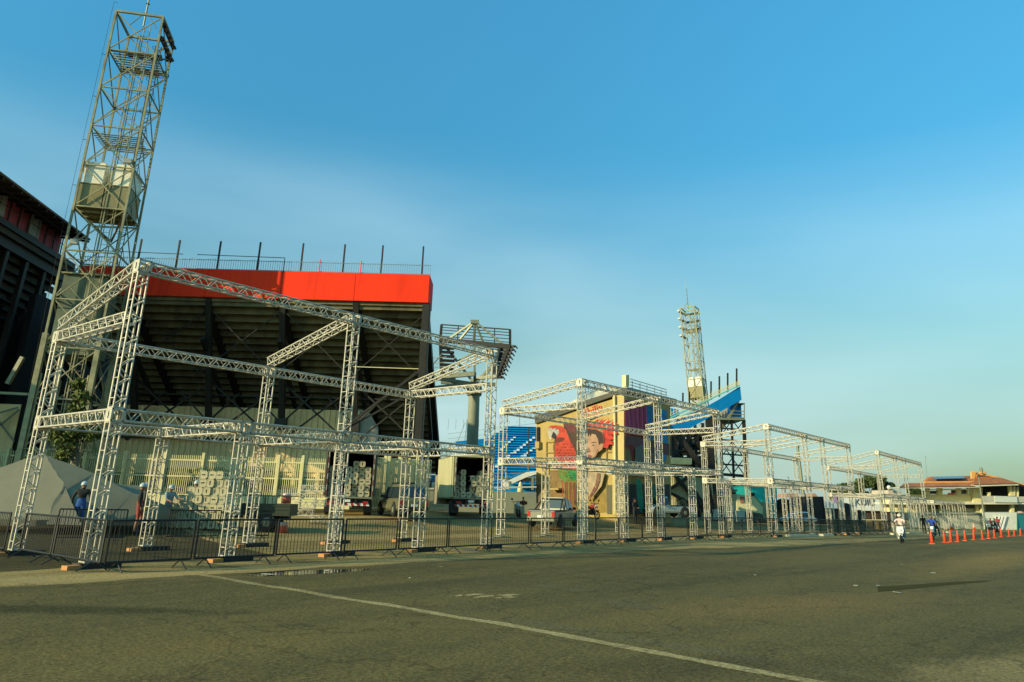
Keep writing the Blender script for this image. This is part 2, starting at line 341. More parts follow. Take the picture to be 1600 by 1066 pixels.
for i, (x, y, sx) in enumerate([(421, 899, .3), (510, 893, .1), (1401, 927.5, .16), (1458, 896, .12), (1337, 917, .09), (1410, 883, .08), (1372, 917, .08), (548, 851, .2), (305, 869, .15), (690, 887, .1), (1180, 900, .06), (640, 905, .05)]):
    p = G(x, y); mb = MB(); pts = []
    for k in range(6):
        t = k/6*6.283; r = sx*(.5+.3*random.random()); pts.append(p+V((r*math.cos(t), .45*r*math.sin(t), .008+.03*random.random())))
    mb.slab(pts, (0, 0, .004)); o = mb.build('litter', LIT)
    tag(o, ['white torn litter floating at the puddle edge', 'tiny white scrap beside the puddle', 'pale paper scrap just below the dark painted shadow streak on the road', 'pale scrap far down the road above the painted shadow streak', 'thin pale scrap left of the painted shadow streak', 'small pale scrap near the far road surface', 'pale scrap at the thick end of the painted shadow streak', 'white scrap inside the yard behind the barriers', 'white scrap left of the puddle by the barriers', 'white scrap on the verge right of the puddle', 'tiny white fleck in the middle of the road', 'tiny white fleck on the road below the verge'][i], 'litter', 'white litter on the ground')
# ------------------------------------------------------------------ truss frames
TW = .14; CH = .027; BR = .0145
def truss_geo(mb, Ln, ladder, cell=.5):
    k = max(1, round(Ln/cell)); c = Ln/k
    for y in (-TW, TW):
        for z in (-TW, TW): mb.tube((0, y, z), (Ln, y, z), CH, 6)
    for sgn in (-TW, TW):
        for i in range(k):
            x0, x1, xm = i*c, (i+1)*c, (i+.5)*c
            # zigzag face with normal z
            mb.tube((x0+.02, -TW, sgn), (xm, TW, sgn), BR, 5, cap=False); mb.tube((xm, TW, sgn), (x1-.02, -TW, sgn), BR, 5, cap=False)
            if ladder:
                mb.tube((xm, sgn, -TW), (xm, sgn, TW), BR, 5, cap=False)
            else:
                mb.tube((x0+.02, sgn, -TW), (xm, sgn, TW), BR, 5, cap=False); mb.tube((xm, sgn, TW), (x1-.02, sgn, -TW), BR, 5, cap=False)
    for x in (.02, Ln-.02):
        for s_ in (-TW, TW):
            mb.tube((x, -TW, s_), (x, TW, s_), BR*1.3, 5); mb.tube((x, s_, -TW), (x, s_, TW), BR*1.3, 5)
    return mb
TC = {}
def truss_obj(name, parent, p, q, side, ladder=False):
    p, q = V(p), V(q); Ln = (q-p).length; key = (round(Ln, 2), ladder)
    if key not in TC: TC[key] = truss_geo(MB(), Ln, ladder)
    if isinstance(TC[key], MB):
        o = TC[key].build(name, ALU); TC[key] = o.data
    else:
        o = bpy.data.objects.new(name, TC[key]); C.objects.link(o)
    ex = (q-p).normalized(); ez = V(side); ez = (ez-ex*ez.dot(ex)).normalized(); ey = ez.cross(ex)
    m = Matrix((ex, ey, ez)).transposed().to_4x4(); m.translation = p
    o.parent = parent; o.matrix_local = root_m(parent).inverted() @ m
    return o
def block_geo():
    mb = MB(); a = .167
    for s1 in (-1, 1):
        for s2 in (-1, 1):
            for ax in range(3):
                p = [0, 0, 0]; q = [0, 0, 0]; o = [i for i in range(3) if i != ax]
                p[ax] = -a; q[ax] = a; p[o[0]] = q[o[0]] = s1*(a-.02); p[o[1]] = q[o[1]] = s2*(a-.02); mb.bar(p, q, .045)
    for s1 in (-1, 1):                       # slotted plates on the faces square to the row
        x = s1*(a-.006)
        for y0, y1, z0, z1 in ((-a, -.035, -a, a), (.035, a, -a, a), (-.035, .035, -a, -.09), (-.035, .035, .09, a)):
            mb.box((x, (y0+y1)/2, (z0+z1)/2), (.012, y1-y0, z1-z0))
    return mb
BLKME = None
def corner(parent, s, n, z, o0, dd, nn):
    global BLKME
    if BLKME is None: o = block_geo().build('corner_block', ALU); BLKME = o.data
    else: o = bpy.data.objects.new('corner_block', BLKME); C.objects.link(o)
    c = o0+dd*s+nn*n+V((0, 0, z+.165)); m = Matrix((dd, nn, V((0, 0, 1)))).transposed().to_4x4(); m.translation = c
    o.parent = parent; o.matrix_local = root_m(parent).inverted() @ m
def frame(label, x0, y0, yaw, Ln, Dp, fs, us, zm, z1, z2, single=False, plates=False, base=None, bs=None):
    dd = V((math.cos(yaw), math.sin(yaw), 0)); nn = V((-math.sin(yaw), math.cos(yaw), 0)); h = .167
    o0 = V((x0, y0, 0))+dd*h+nn*h
    t = thing('truss_booth', label, 'truss frame', (o0.x, o0.y, terr(o0.x, o0.y)), yaw, 'aluminium truss frames along the roadside')
    for side_, n in ((0, 0), (1, Dp)):
        for i, s in enumerate(fs if side_ == 0 or bs is None else bs):
            c = o0+dd*s+nn*n; zb = terr(c.x, c.y)+.13
            truss_obj('column', t, c+V((0, 0, zb)), c+V((0, 0, zm)), dd, True) if 0 else truss_obj('column', t, c+V((0, 0, zb)), c+V((0, 0, zm)), nn, True)
            corner(t, s, n, zm, o0, dd, nn)
            pm = MB()
            if plates and n > 0:
                pm.box((c.x, c.y, zb-.085), (.36, .36, .03), yaw); pm.box((c.x, c.y, zb-.11), (1.3, .30, .025), yaw); pm.box((c.x, c.y, zb-.135), (.3, 1.0, .022), yaw)
            else: pm.box((c.x, c.y, zb-.012), (.36, .36, .02), yaw)
            pm.build('base_plate', GALV, t, world=True)
        ff = fs if side_ == 0 or bs is None else bs
        for a, b in zip(ff, ff[1:]):
            c = o0+nn*n+V((0, 0, zm+.167)); truss_obj('beam', t, c+dd*(a+h), c+dd*(b-h), nn)
        if not single:
            zt = z1 if n == 0 else z2; uu = us
            for s in uu:
                c = o0+dd*s+nn*n; truss_obj('column', t, c+V((0, 0, zm+.334)), c+V((0, 0, zt)), nn, True); corner(t, s, n, zt, o0, dd, nn)
            for a, b in zip(uu, uu[1:]):
                c = o0+nn*n+V((0, 0, zt+.167)); truss_obj('beam', t, c+dd*(a+h), c+dd*(b-h), nn)
    for i, s in enumerate(fs):
        c = o0+dd*s+V((0, 0, zm+.167)); truss_obj('cross_beam', t, c+nn*h, c+nn*(Dp-h), dd)
    if not single:
        for i, s in enumerate(us):
            c = o0+dd*s
            if i in (0, len(us)-1): truss_obj('cross_beam', t, c+nn*h+V((0, 0, z2+.167)), c+nn*(Dp-h)+V((0, 0, z2+.167)), dd)
            truss_obj('rafter', t, c+nn*(Dp+.0)+V((0, 0, z2+.53)), c+nn*h+V((0, 0, z1+.167)), dd)
    return t, o0, dd, nn
Z = lambda k: [k*x for x in (0, 1, 2, 3, 4)]
fr1 = frame('nearest and tallest-looking truss frame, in front of the red grandstand', -9.972, 18.901, .878, 14.53, 4.76, Z(3.6331), [0, 7.266, 14.53], 3.455, 7.41, 6.01)
fr2 = frame('second truss frame, in front of the parrot mural building', 3.49, 35.16, .85, 14.15, 4.92, Z(3.5375), [0, 7.075, 14.15], 3.45, 7.06, 5.98, plates=True)
fr3 = frame('third truss frame, between the blue grandstand and the white car', 17.47, 50.3, .89, 19.04, 4.6, [0, 3.8, 7.54, 11.75, 15.4, 19.04], [0, 7.54, 11.75, 19.04], 3.2, 6.72, 5.68, plates=True)
fr4 = frame('fourth truss frame, standing before the white banner wall', 35.64, 72.65, .912, 21.57, 4.68, [0, 3.8, 7.61, 12.26, 17, 21.57], [0, 7.61, 12.26, 21.57], 2.81, 6.77, 5.37, plates=True)
fr5 = frame('farthest and lowest truss frame, one storey high beside the grey wall', 52.34, 94.41, .87, 19.67, 4.76, [0, 5.39, 8.61, 12.34, 16.28, 19.67], [], 2.59, 0, 0, single=True)
# timber blocks under the columns
def wblock(c, dd, nn, label, grp, order):
    t = thing('timber_block_stack', label, 'timber blocks', (c.x, c.y, terr(c.x, c.y)), math.atan2(dd.y, dd.x), grp)
    a = MB(); a.box((-.42, -.16, .05), (.34, .24, .095), .15); a.build('raw_board', WOOD, t)
    a = MB(); a.box((.22, .0, .065), (.98, .42, .125), 0); a.build('dark_sleeper', DWOOD, t)
FR = ['nearest', 'second', 'third']
for fi, (fr, ss) in enumerate(((fr1, Z(3.6331)), (fr2, Z(3.5375)), (fr3, [0, 3.8, 7.54, 11.75, 15.4, 19.04]))):
    t, o0, dd, nn = fr
    for i, s in enumerate(ss):
        wblock(o0+dd*s, dd, nn, f'timber blocks under the {ordn(i)} roadside column of the {FR[fi]} truss frame', 'timber blocks under truss columns', i)
        if fi == 0:
            wblock(o0+dd*s+nn*4.76, dd, nn, f'dark timber blocks under the {ordn(i)} rear column of the nearest truss frame', 'timber blocks under truss columns', i)
# ------------------------------------------------------------------ barriers
def barrier_proto():
    t = thing('crowd_barrier', 'x', 'barrier', group='black crowd barriers')
    m = MB(); L_, z0, z1 = 1.0, .22, 1.13
    for a_, b_ in (((-L_+.03, z0), (L_-.03, z0)), ((L_-.03, z0), (L_-.03, z1)), ((L_-.03, z1), (-L_+.03, z1)), ((-L_+.03, z1), (-L_+.03, z0))):
        m.tube((a_[0], 0, a_[1]), (b_[0], 0, b_[1]), .026, 6)
    m.build('frame', BLK, t)
    m = MB()
    for i in range(1, 20):
        x = -L_+.03+i*(2*L_-.06)/20; m.tube((x, 0, z0), (x, 0, z1), .009, 4, cap=False)
    m.build('bars', BLK, t)
    for x in (-.72, .72):
        m = MB(); m.tube((x, 0, z0), (x-.0, -.34, .02), .017, 5); m.tube((x, 0, z0), (x+.0, .34, .02), .017, 5); m.build('foot', BLK, t)
    return reg(t)
BP = barrier_proto()
def lab(p0, p1, label, grp, lat=0, wl=None):
    global bfirst
    mid = (p0+p1)/2; q = p1-p0; rz = math.atan2(q.y, q.x)
    if bfirst: o = BP; o.location = (mid.x, mid.y, terr(mid.x, mid.y)); o.rotation_euler = (0, 0, rz); o['label'] = label; o['group'] = grp; bfirst = False
    else: o = dup(BP, (mid.x, mid.y, terr(mid.x, mid.y)), rz, label, grp)
    o.scale = (max(.3, (q.length-.05)/2), 1, 1)
bfirst = True
GR = 'black crowd barriers along the roadside'
xs = [170, 308, 436, 541, 625, 703, 766, 827, 879, 930, 967, 1004, 1038.5, 1074.6, 1104, 1134.6, 1158.6, 1185, 1206.5, 1231, 1256, 1281]
pb = O0+N3*(-1.05)
pts = [W(x, 812, pb, D3) for x in xs]
for p in pts: p.z = 0
while sn(pts[-1])[0] < 69: pts.append(pts[-1]+D3*2.0)
for i, (a, b) in enumerate(zip(pts, pts[1:])):
    yj = N3*random.uniform(-.06, .06)
    lab(a+yj, b+yj, f'black crowd barrier, {ordn(i)} from the left in the long roadside row', GR)
c0 = pts[0]
ps = [c0, W(92, 806, c0, N3), W(41, 801, c0, N3)]
for p in ps: p.z = 0
ps += [ps[-1]+N3*.25-D3*.25, ps[-1]+N3*2.2-D3*.5, ps[-1]+N3*4.2-D3*.6]
for k, (i, j) in enumerate(((0, 1), (1, 2), (3, 4), (4, 5))):
    lab(ps[j], ps[i], f'black crowd barrier, {ordn(k)} back from the road in the row left of the nearest frame', 'black crowd barriers beside the nearest frame')
for k, (xa, xb, y) in enumerate(((80, 200, 846), (256, 342, 843), (343, 420, 842))):
    a, b = G(xa, y+5), G(xb, y+4); b = a+(b-a).normalized()*min((b-a).length, 2.2)
    lab(a, b, ['black barrier standing inside the yard in front of the grey tent', 'black barrier inside the yard in front of the truss pile', 'black barrier inside the yard right of the truss pile front'][k], 'black barriers inside the yard')
# green mesh sheet hung on the barriers
m = MB(); a, b = W(1302, 812, pb-N3*.06, D3), W(1352, 812, pb-N3*.06, D3)
for p in (a, b): p.z = terr(p.x, p.y)
m.quad(a+V((0, 0, .2)), b+V((0, 0, .2)), b+V((0, 0, 1.15)), a+V((0, 0, 1.15))); mm = mat('green_mesh', (.06, .085, .045), .8)
mm.node_tree.nodes['Principled BSDF'].inputs['Alpha'].default_value = .45
tag(m.slab([a+V((0, 0, .2)), b+V((0, 0, .2)), b+V((0, 0, 1.15)), a+V((0, 0, 1.15))], N3*.01).build('shade_netting', mm), 'dark green mesh sheet hung on the far roadside barriers', 'netting')
# pale foot boards lying under the third and fourth frames
PB = mat('pale_board', (.62, .56, .36), .7)
for k, (xa, xb, y) in enumerate(((1231, 1262, 837), (1259, 1275, 837), (1283, 1300, 836), (1393, 1401, 834), (1418, 1440, 832), (1452, 1476, 832), (1480, 1508, 831))):
    a, b = G(xa, y+2), G(xb, y+2); m = MB(); m.bar(a+V((0, 0, .08)), b+V((0, 0, .08)), .35, .14)
    tag(m.build('pale_board', PB), f'pale board on the ground by the far truss columns, {ordn(k)} from the left', 'board', 'pale boards under the far frames')
# ------------------------------------------------------------------ floodlight towers
def tower(label, x, y, rz, zg, top, wd=3.8, lv=None, grp='lattice floodlight towers', lod=0, lx=1, yl=0):
    t = thing('lattice_tower', label, 'tower', (x, y, zg), rz, grp); h = wd/2
    cs = [(-h, -h), (h, -h), (h, h), (-h, h)]
    for cx, cy in cs:
        m = MB(); m.bar((cx, cy, 0), (cx, cy, top), .16, .16)
        if lod == 0:
            m.bar((cx, cy, 0), (cx, cy, 12), .36, .36); m.tube((cx+.3*(1 if cx < 0 else -1), cy, 0), (cx+.3*(1 if cx < 0 else -1), cy, 9), .06)
        m.build('leg', TWR, t)
    n = len(lv)-1
    for a, b in ((0, 1), (1, 2), (2, 3), (3, 0)):
        m = MB(); pa, pb_ = V((*cs[a], 0)), V((*cs[b], 0))
        for i in range(n):
            z0, z1 = V((0, 0, lv[i])), V((0, 0, lv[i+1]))
            m.bar(pa+z0, pb_+z0, .10); m.bar(pa+z0, pb_+z1, .075); m.bar(pb_+z0, pa+z1, .075)
            m.bar((pa+z0+pb_+z0)/2, (pa*.75+pb_*.25+(z0*.75+z1*.25)), .04)
        m.bar(pa+V((0, 0, top)), pb_+V((0, 0, top)), .17)
        m.build('bracing', TWR, t)
    return t
def ladder(m, p, q, wd, step=.45, cage=0):
    p, q = V(p), V(q); m.tube(p+V((-wd/2, 0, 0)), q+V((-wd/2, 0, 0)), .035, 4); m.tube(p+V((wd/2, 0, 0)), q+V((wd/2, 0, 0)), .035, 4)
    k = int((q-p).length/step)
    for i in range(k):
        c = p.lerp(q, i/k); m.bar(c-V((wd/2, 0, 0)), c+V((wd/2, 0, 0)), .03)
        if cage and i % 4 == 0:
            m.path([c+V((.38*math.cos(t), -.38+.38*math.sin(t)-0.0, 0)) for t in [math.pi*2*j/8 for j in range(9)]], .02, 4)
def dress(t, lv, top, zt, zp, wd=3.8, far=False):
    h = wd/2
    for dz in zp:
        m = MB()
        for i in range(9): m.box((0, -h+.25+i*(wd-.4)/8.6, dz), (wd-.2, .15, .04))
        m.build('platform', GALV, t)
    for k, sx in enumerate((-1, 1)):
        m = MB(); q_ = wd/3.8; m.box((sx*.95*q_, -.2, zt+1.0), (1.82*q_, 3.0*q_, 2.0)); m.box((sx*.95*q_, -.2, zt+2.05), (1.9*q_, 3.1*q_, .08)); m.build('tank_lower_shell', mat('tank_olive', (.26, .225, .085), .6, 0, .15, 1, stretch=(2, 2, .4), col2=(.20, .18, .09)), t)
        m = MB(); m.box((sx*1.02*q_, -.25, zt+3.0), (1.5*q_, 2.9*q_, 1.9)); m.build('water_tank', mat('tank_cream', (.85, .80, .60), .6), t)
    m = MB()
    for sy in (-1, 0, 1): m.bar((-h, sy*1.2, zt-.15), (h, sy*1.2, zt-.15), .22, .26)
    for sx in (-1, 1): m.bar((-h*sx, -h, zt-.2), (0, h, zt-1.6), .14); m.bar((h*sx, h, zt-.2), (0, -h, zt-1.6), .14)
    m.build('tank_deck', TWR, t)
    m = MB(); ladder(m, (.75, -h+.25, .3), (.75, -h+.25, top-1), .45, .5); m.tube((.35, -h+.2, .3), (.35, -h+.2, top-2), .07, 5); m.tube((1.15, -h+.2, .3), (1.15, -h+.2, top-3), .05, 5)
    m.tube((.15, -h+.2, .3), (.15, -h+.2, top-2), .04, 5); m.build('cable_ladder', TWR, t)
    m = MB(); ladder(m, (.9, h-.5, .3), (.9, h-.5, top-1), .5, .4, 1); m.build('caged_ladder', DKST, t)
    m = MB()
    m.tube((-.2, 0, top), (-.2, 0, top+4.5), .07, 6); m.tube((-.2, 0, top+4.5), (-.2, 0, top+7), .03, 5)
    for a in (-1, 1): m.tube((a*1.1-.2, 0, top), (-.2, 0, top+1.6), .04, 5)
    for zz in (2.4, 3.2, 4): m.box((-.2, 0, top+zz), (.26, .26, .05))
    m.build('antenna_mast', GALV, t)
def floods(t, rows, h, side):
    for z in rows:
        m = MB()
        if side == 'x': m.bar((h+.1, -h, z-.25), (h+.1, h, z-.25), .10)
        else: m.bar((-h, h+.1, z-.25), (h, h+.1, z-.25), .12)
        m.build('light_rail', DKST, t)
        for i in range(5):
            k = -h+.35+i*(2*h-.6)/4; c = V((h+.12, k, z)) if side == 'x' else V((k, h+.35, z))
            m = MB(); R = Euler((0, .5, 0) if side == 'x' else (-.5, 0, 0)).to_matrix(); m.box(c, (.5, .55, .16), mtx=R); m.box(c-V((0, 0, .12)), (.2, .25, .14), mtx=R); m.build('floodlight', DKST, t)
TY = 55
pl_ = P(190, 27, TY); zg = .8
LV = [.1, 3.0, 6.3, 9.8, 13.1, 16.9, 20.8, 24.7, 28.2, 31.7, 35.3, 38.7]; TOPZ = 40.6-zg+.6
LVp = [0.1, 3.6, 7.2, 11, 14.7, 18.6, 22.3, 25.9, 29.4, 33.0, 36.6, TOPZ]
tw = tower('tall pale green lattice tower with water tanks in front of the red grandstand', -33.0-.25, TY+1.75, .19, zg, TOPZ, lv=LVp)
dress(tw, LVp, TOPZ, 22.3, [36.6, 28.8])
floods(tw, [TOPZ-.6, TOPZ-1.9], 1.9, 'x'); floods(tw, [TOPZ-1.6, TOPZ-3.2], 1.9, 'y')
m = MB(); m.box((-.2, .2, 13.7), (3.1, 3.0, 6.2)); m.build('lower_cabin', mat('green_render', (.17, .20, .13), .9, 0, .3, .8, stretch=(1, 1, .4), col2=(.09, .11, .07)), tw)
m = MB(); m.box((-.2, .2, 16.9), (3.4, 3.4, .12)); m.path([(-1.9, -1.9, 17.9), (1.9, -1.9, 17.9), (1.9, 1.9, 17.9), (-1.9, 1.9, 17.9), (-1.9, -1.9, 17.9)], .035, 4); m.build('cabin_deck', TWR, tw)
m = MB()
for k, a in enumerate((-1.2, 1.5)): m = MB(); m.box((a, -2.2, 19.2 if k == 0 else 26.4), (.55, .3, .38)); m.build('floodlight', mat('lamp_face', (.35, .35, .28), .4), tw)
m = MB(); m.path([(-2.15, -2.0, 2), (-2.3, -2.0, 20), (-2.2, -2.0, TOPZ+.8), (-1.9, -1.9, TOPZ+.8)], .014, 4)
for z in (4, 8, 12, 16, 20, 24, 28, 32, 36): m.bar((-2.25, -2.0, z), (-1.9, -1.9, z), .03)
m.build('lightning_cable', DKST, tw)
FY = 150
pf = P(1085, 780, FY)
fw = tower('far small lattice tower with water tanks rising behind the blue grandstand', P(1113, 700, FY).x-1.2, FY, -.55, 0, 41.0, wd=3.0, lv=[0]+[3.7*i for i in range(1, 11)]+[41.0], lod=1)
dress(fw, None, 41.0, 22.3, [36, 28], wd=3.0, far=True); floods(fw, [40.3, 38.6, 36.8], 1.5, 'y'); fw.rotation_euler = (0, -.05, -.55)
m = MB()
for z in (40.5, 38.8, 37, 35.2):
    for i in range(4): m = MB(); m.box((-1.9, -1.4+i*.85, z), (.5, .6, .35)); m.build('floodlight', mat('pale_lamp', (.45, .45, .38), .5), fw)
# ------------------------------------------------------------------ red grandstand
GY = 62.0; GZ = .75
gs = thing('grandstand', 'large grandstand with bright red parapet and dark open underside', 'grandstand', (-22, GY, GZ))
xR = P(670.5, 450, GY).x; xL = -41.5; zT = 20.35; zB = 17.85
xP = P(124, 415, GY).x
seams = [xP]+[P(x, 440, GY).x for x in (323, 440, 555)]+[xR]
m = MB()
for a, b in zip(seams, seams[1:]): m.box(((a+b)/2, GY+.12, (zT+zB)/2), (b-a-.04, .24, zT-zB))
m.box((xR-.12, GY+1.6, (zT+zB)/2), (.24, 3.0, zT-zB-.01))
m.build('parapet', RED, gs, world=True)
m = MB()                                   # stepped concrete underside of the terraces
k = 27
for i in range(k):
    z = zB-.1-i*.5; y = GY+.5+i*.82; xq = xP+.2
    m.box(((xq+xR)/2, y+.1, z-.20), (xR-xq-.3, .16, .40)); m.box(((xq+xR)/2, y+.5, z-.47), (xR-xq-.3, .95, .12))
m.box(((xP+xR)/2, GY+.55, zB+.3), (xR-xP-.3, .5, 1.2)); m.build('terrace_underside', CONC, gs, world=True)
m = MB()
for x in [P(q, 560, GY+2).x for q in (88, 205, 321, 440, 557, 664)]:
    m.bar((x, GY+.9, zB-.7), (x, GY+22, zB-13.6), .5, .75); m.bar((x, GY+.75, zB-3.5), (x, GY+13, zB-12), .3, .4)
m.build('raker_beam', DKST, gs, world=True)
CYY = GY+4.4; zf = P(441, 664, GY+3.9).z+.5
colx = [P(q, 475, GY+.3).x for q in (88, 207, 325, 441, 556)]
for x in colx:
    m = MB(); m.bar((x, GY+.35, zB), (x, CYY-.4, zf), .5, .4); m.box((x, CYY-.45, zf-.45), (1.0, .6, .95))
    for sx in (-1, 1): m.bar((x+sx*.3, CYY-.45, zf-.1), (x+sx*2.6, CYY-.9, zf+2.1), .13)
    m.build('column', DKST, gs, world=True)
xe = P(666, 560, GY+.3).x
m = MB(); m.box((xe-.28, GY+.35, (zB+.9)/2), (.6, .45, zB-.9)); m.box((xe+.02, GY+.5, (zB+5)/2), (.14, .7, zB-5)); m.build('column', DKST, gs, world=True)
m = MB()
for a, b in zip(colx, colx[1:]+[xe-.3]):
    mid = (a+b)/2
    m.bar((a, GY+.7, zB-.8), (b, GY+.7, zB-6.5), .07); m.bar((b, GY+.7, zB-.8), (a, GY+.7, zB-6.5), .07)
    m.bar((a, GY+3.5, zB-6.8), (b, GY+3.5, zB-12), .14); m.bar((b, GY+3.5, zB-6.8), (a, GY+3.5, zB-12), .14)
    m.bar((a, CYY-.6, 9.9), (b, CYY-.6, 9.9), .12); m.bar((a, GY+5, 6.2), (b, GY+5, 6.2), .16)
m.bar((colx[-1], GY+.6, 7.2), (xe-.3, GY+.6, 12.2), .22); m.bar((colx[-1]+.3, GY+.8, 7.2), (xe-1, GY+.8, 10.2), .14)
m.bar((colx[-1]+1, GY+3, 5.2), (xe-1.5, GY+3, 3), .25); m.bar((colx[-1], GY+3, 3), (xe-2.5, GY+3, 5.2), .25)
m.build('cross_bracing', DKST, gs, world=True)
m = MB(); m.bar((colx[-1]+.2, GY+.55, 12.2), (xe-.4, GY+.55, 12.15), .06); m.build('cable_tray', CREAM, gs, world=True)
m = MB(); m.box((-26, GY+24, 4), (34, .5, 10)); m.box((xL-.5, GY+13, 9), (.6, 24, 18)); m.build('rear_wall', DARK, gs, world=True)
m = MB()
n = 150; zr = zT
for i in range(n+1):
    x = xP+(xR-xP)*i/n; m.bar((x, GY+.3, zr), (x, GY+.3, zr+1.05+.06*math.sin(i*.7)), .025)
m.bar((xP, GY+.3, zr+.95), (xR, GY+.3, zr+.95), .04); m.bar((xP, GY+.3, zr+.12), (xR, GY+.3, zr+.12), .04)
m.build('railing', mat('rail_teal', (.16, .22, .22), .6), gs, world=True)
m = MB(); m.bar((xP, GY+.1, zr+1.5), (P(285, 400, GY).x, GY+.1, zr+1.35), .05); m.bar((P(307, 401, GY).x, GY+.1, zr+1.35), (P(444, 407, GY).x, GY+.1, zr+1.25), .05); m.bar((P(444, 407, GY).x, GY+.1, zr+1.25), (P(444, 407, GY).x, GY+.1, zr), .05)
m.build('cable_run', DKST, gs, world=True)
for x in (214, 275, 340, 403, 471, 537, 597, 661):
    X = P(x-1, 400, GY).x; m = MB(); m.bar((X, GY+.4, zr-.1), (X, GY+.4, zr+2.75), .13); m.build('mast', DKST, gs, world=True)
for x in (497, 562):
    X = P(x, 430, GY).x; m = MB(); m.bar((X, GY+.2, zr), (X, GY+.2, zr+1.2), .08); m.build('red_post', RED, gs, world=True)
# cladding storey under the stand
m = MB(); cx0, cx1 = xL+1, P(557, 700, CYY+1).x; zc = P(400, 638, CYY+1).z
nr = 104
for i in range(nr):
    x = cx0+(cx1-cx0)*(i+.5)/nr; ww = (cx1-cx0)/nr
    m.box((x, CYY+1.0-(.10 if i % 2 else 0), (zc+4.3)/2), (ww, .08, zc-4.3))
m.box(((cx0+cx1)/2, CYY+1.3, (zc+3.2)/2), (cx1-cx0, .3, zc-3.2)); m.build('cladding', CLAD, gs, world=True)
m = MB(); zl = 4.3
wins = [(150, 190), (205, 268), (272, 334), (340, 396), (402, 428), (436, 456), (464, 492), (498, 552)]
gaps = []; px0 = cx0
m.box(((cx0+cx1)/2, CYY+1.1, 3.75+.2), (cx1-cx0, .3, .7)); m.box(((cx0+cx1)/2, CYY+1.1, 1.4), (cx1-cx0, .3, 1.4))
ex = [cx0]+[P(v, 750, CYY+1).x for wn in wins for v in wn]+[cx1]
for i in range(0, len(ex), 2): m.box(((ex[i]+ex[i+1])/2, CYY+1.1, 2.85), (ex[i+1]-ex[i], .3, 1.52))
m.build('ground_storey_wall', CLAD, gs, world=True)
for i, wn in enumerate(wins):
    a, b = [P(v, 750, CYY+1).x for v in wn]; m = MB(); m.box(((a+b)/2, CYY+1.5, 2.85), (b-a, .1, 1.6)); m.build('window', mat('teal_glass', (.005, .16, .19), .25) if i in (4, 6) else DARK, gs, world=True)
m = MB(); q = [(560, 640), (575, 642), (590, 668), (590, 706), (577, 708), (562, 690)]
m.slab([P(a, b, CYY+1.2) for a, b in q], (0, .4, 0)); m.build('gusset_wall', CONC2, gs, world=True)
m = MB(); m.box((P(610, 700, CYY+1).x, CYY+1.6, 3.6), (6.2, .3, 2.4)); m.build('end_wall', CLAD, gs, world=True)
# ------------------------------------------------------------------ left stand with pink upper wall
ls = thing('grandstand', 'dark grandstand at the left edge with pink upper wall and overhanging roof', 'grandstand', (-42, 56, 0))
dl = V((-.09, 1, 0)).normalized(); pe = P(141, 376, 66)
def LW(px, py, off=0): return W(px, py, pe+V((-off, 0, 0)), dl)
e0, e1 = LW(-40, 241), LW(141, 376)
m = MB(); wid = V((-7.5, -.7, 0))
ts = [e0, e1, e1+wid+V((0, 0, .9)), e0+wid+V((0, 0, .9))]
m.hexa(ts, [q+V((0, 0, .16)) for q in ts]); m.build('roof', mat('roof_sheet', (.10, .075, .055), .8), ls, world=True)
m = MB()
for i in range(15):
    q = e0.lerp(e1, i/14); m.bar(q+V((-.1, 0, -.12)), q+wid+V((0, 0, .75)), .12, .2)
m.bar(e0+V((-1.2, 0, -.15)), e1+V((-1.2, 0, -.15)), .1, .14); m.build('roof_beam', DKST, ls, world=True)
off = 2.6
w0t, w1t = LW(-40, 262, off), LW(103, 376, off); w0b, w1b = LW(-40, 311, off), LW(90, 405, off)
z0 = min(w1b.z, w0b.z); w0t.z = w1t.z = (w0t.z+w1t.z)/2+.8; w0b.z = w1b.z = (w0b.z+w1b.z)/2
ln = (w1b-w0b).length; m = MB()
bays = 9
for i in range(bays):
    a, b = w0b.lerp(w1b, i/bays), w0b.lerp(w1b, (i+.985)/bays); a2, b2 = V((a.x, a.y, w0t.z)), V((b.x, b.y, w0t.z))
    m.slab([a, b, b2, a2], (-.2, 0, 0))
m.build('upper_wall', PINK, ls, world=True)
for (xa, ya, xb, yb) in ((0, 306, 12, 345), (48, 343, 65, 380)):
    a = LW(xa, ya, off-.06); b = LW(xb, ya, off-.06); m = MB(); zt_ = w0t.z-.9; zb_ = w0b.z+.25
    a.z = b.z = zb_; a2, b2 = V((a.x, a.y, zt_)), V((b.x, b.y, zt_)); m.slab([a, b, b2, a2], (.06, 0, 0))
    for i in range(12): zz = zb_+(zt_-zb_)*(i+.5)/12; m.bar(V((a.x+.08, a.y, zz)), V((b.x+.08, b.y, zz)), .05)
    m.build('louvre_window', mat('grey_louvre', (.30, .31, .27), .6), ls, world=True)
m = MB()
for i in range(10):
    a = w0b.lerp(w1b, i/9); m.bar(a+V((.12, 0, 0)), V((a.x+.12, a.y, w0t.z)), .08)
m.bar(w0b+V((.3, 0, -.25)), w1b+V((.3, 0, -.25))+dl*2.5, .35, .5); m.bar(w0b+V((-.9, 0, -.9)), w1b+V((-.9, 0, -.9))+dl*3, 1.6, 1.9); m.bar(w0b+V((.5, 0, 1.0)), w1b+V((.5, 0, 1.0)), .05)  # thick second bar is added dark fill against sky gaps
m.build('ledge', DKST, ls, world=True)
m = MB()                                  # dark stepped underside leaning back
for i in range(26):
    z = w0b.z-.5-i*.62; dx = -(i*.55); a = w0b+V((dx+.0, 0, z-w0b.z)); b = w1b+dl*3+V((dx, 0, z-w1b.z)); m.bar(a, b, .5, .25); m.bar(a+V((.2, 0, -.3)), b+V((.2, 0, -.3)), .12, .45)
m.build('terrace_underside', mat('dark_concrete', (.045, .042, .03), .9, 0, .3, 1), ls, world=True)
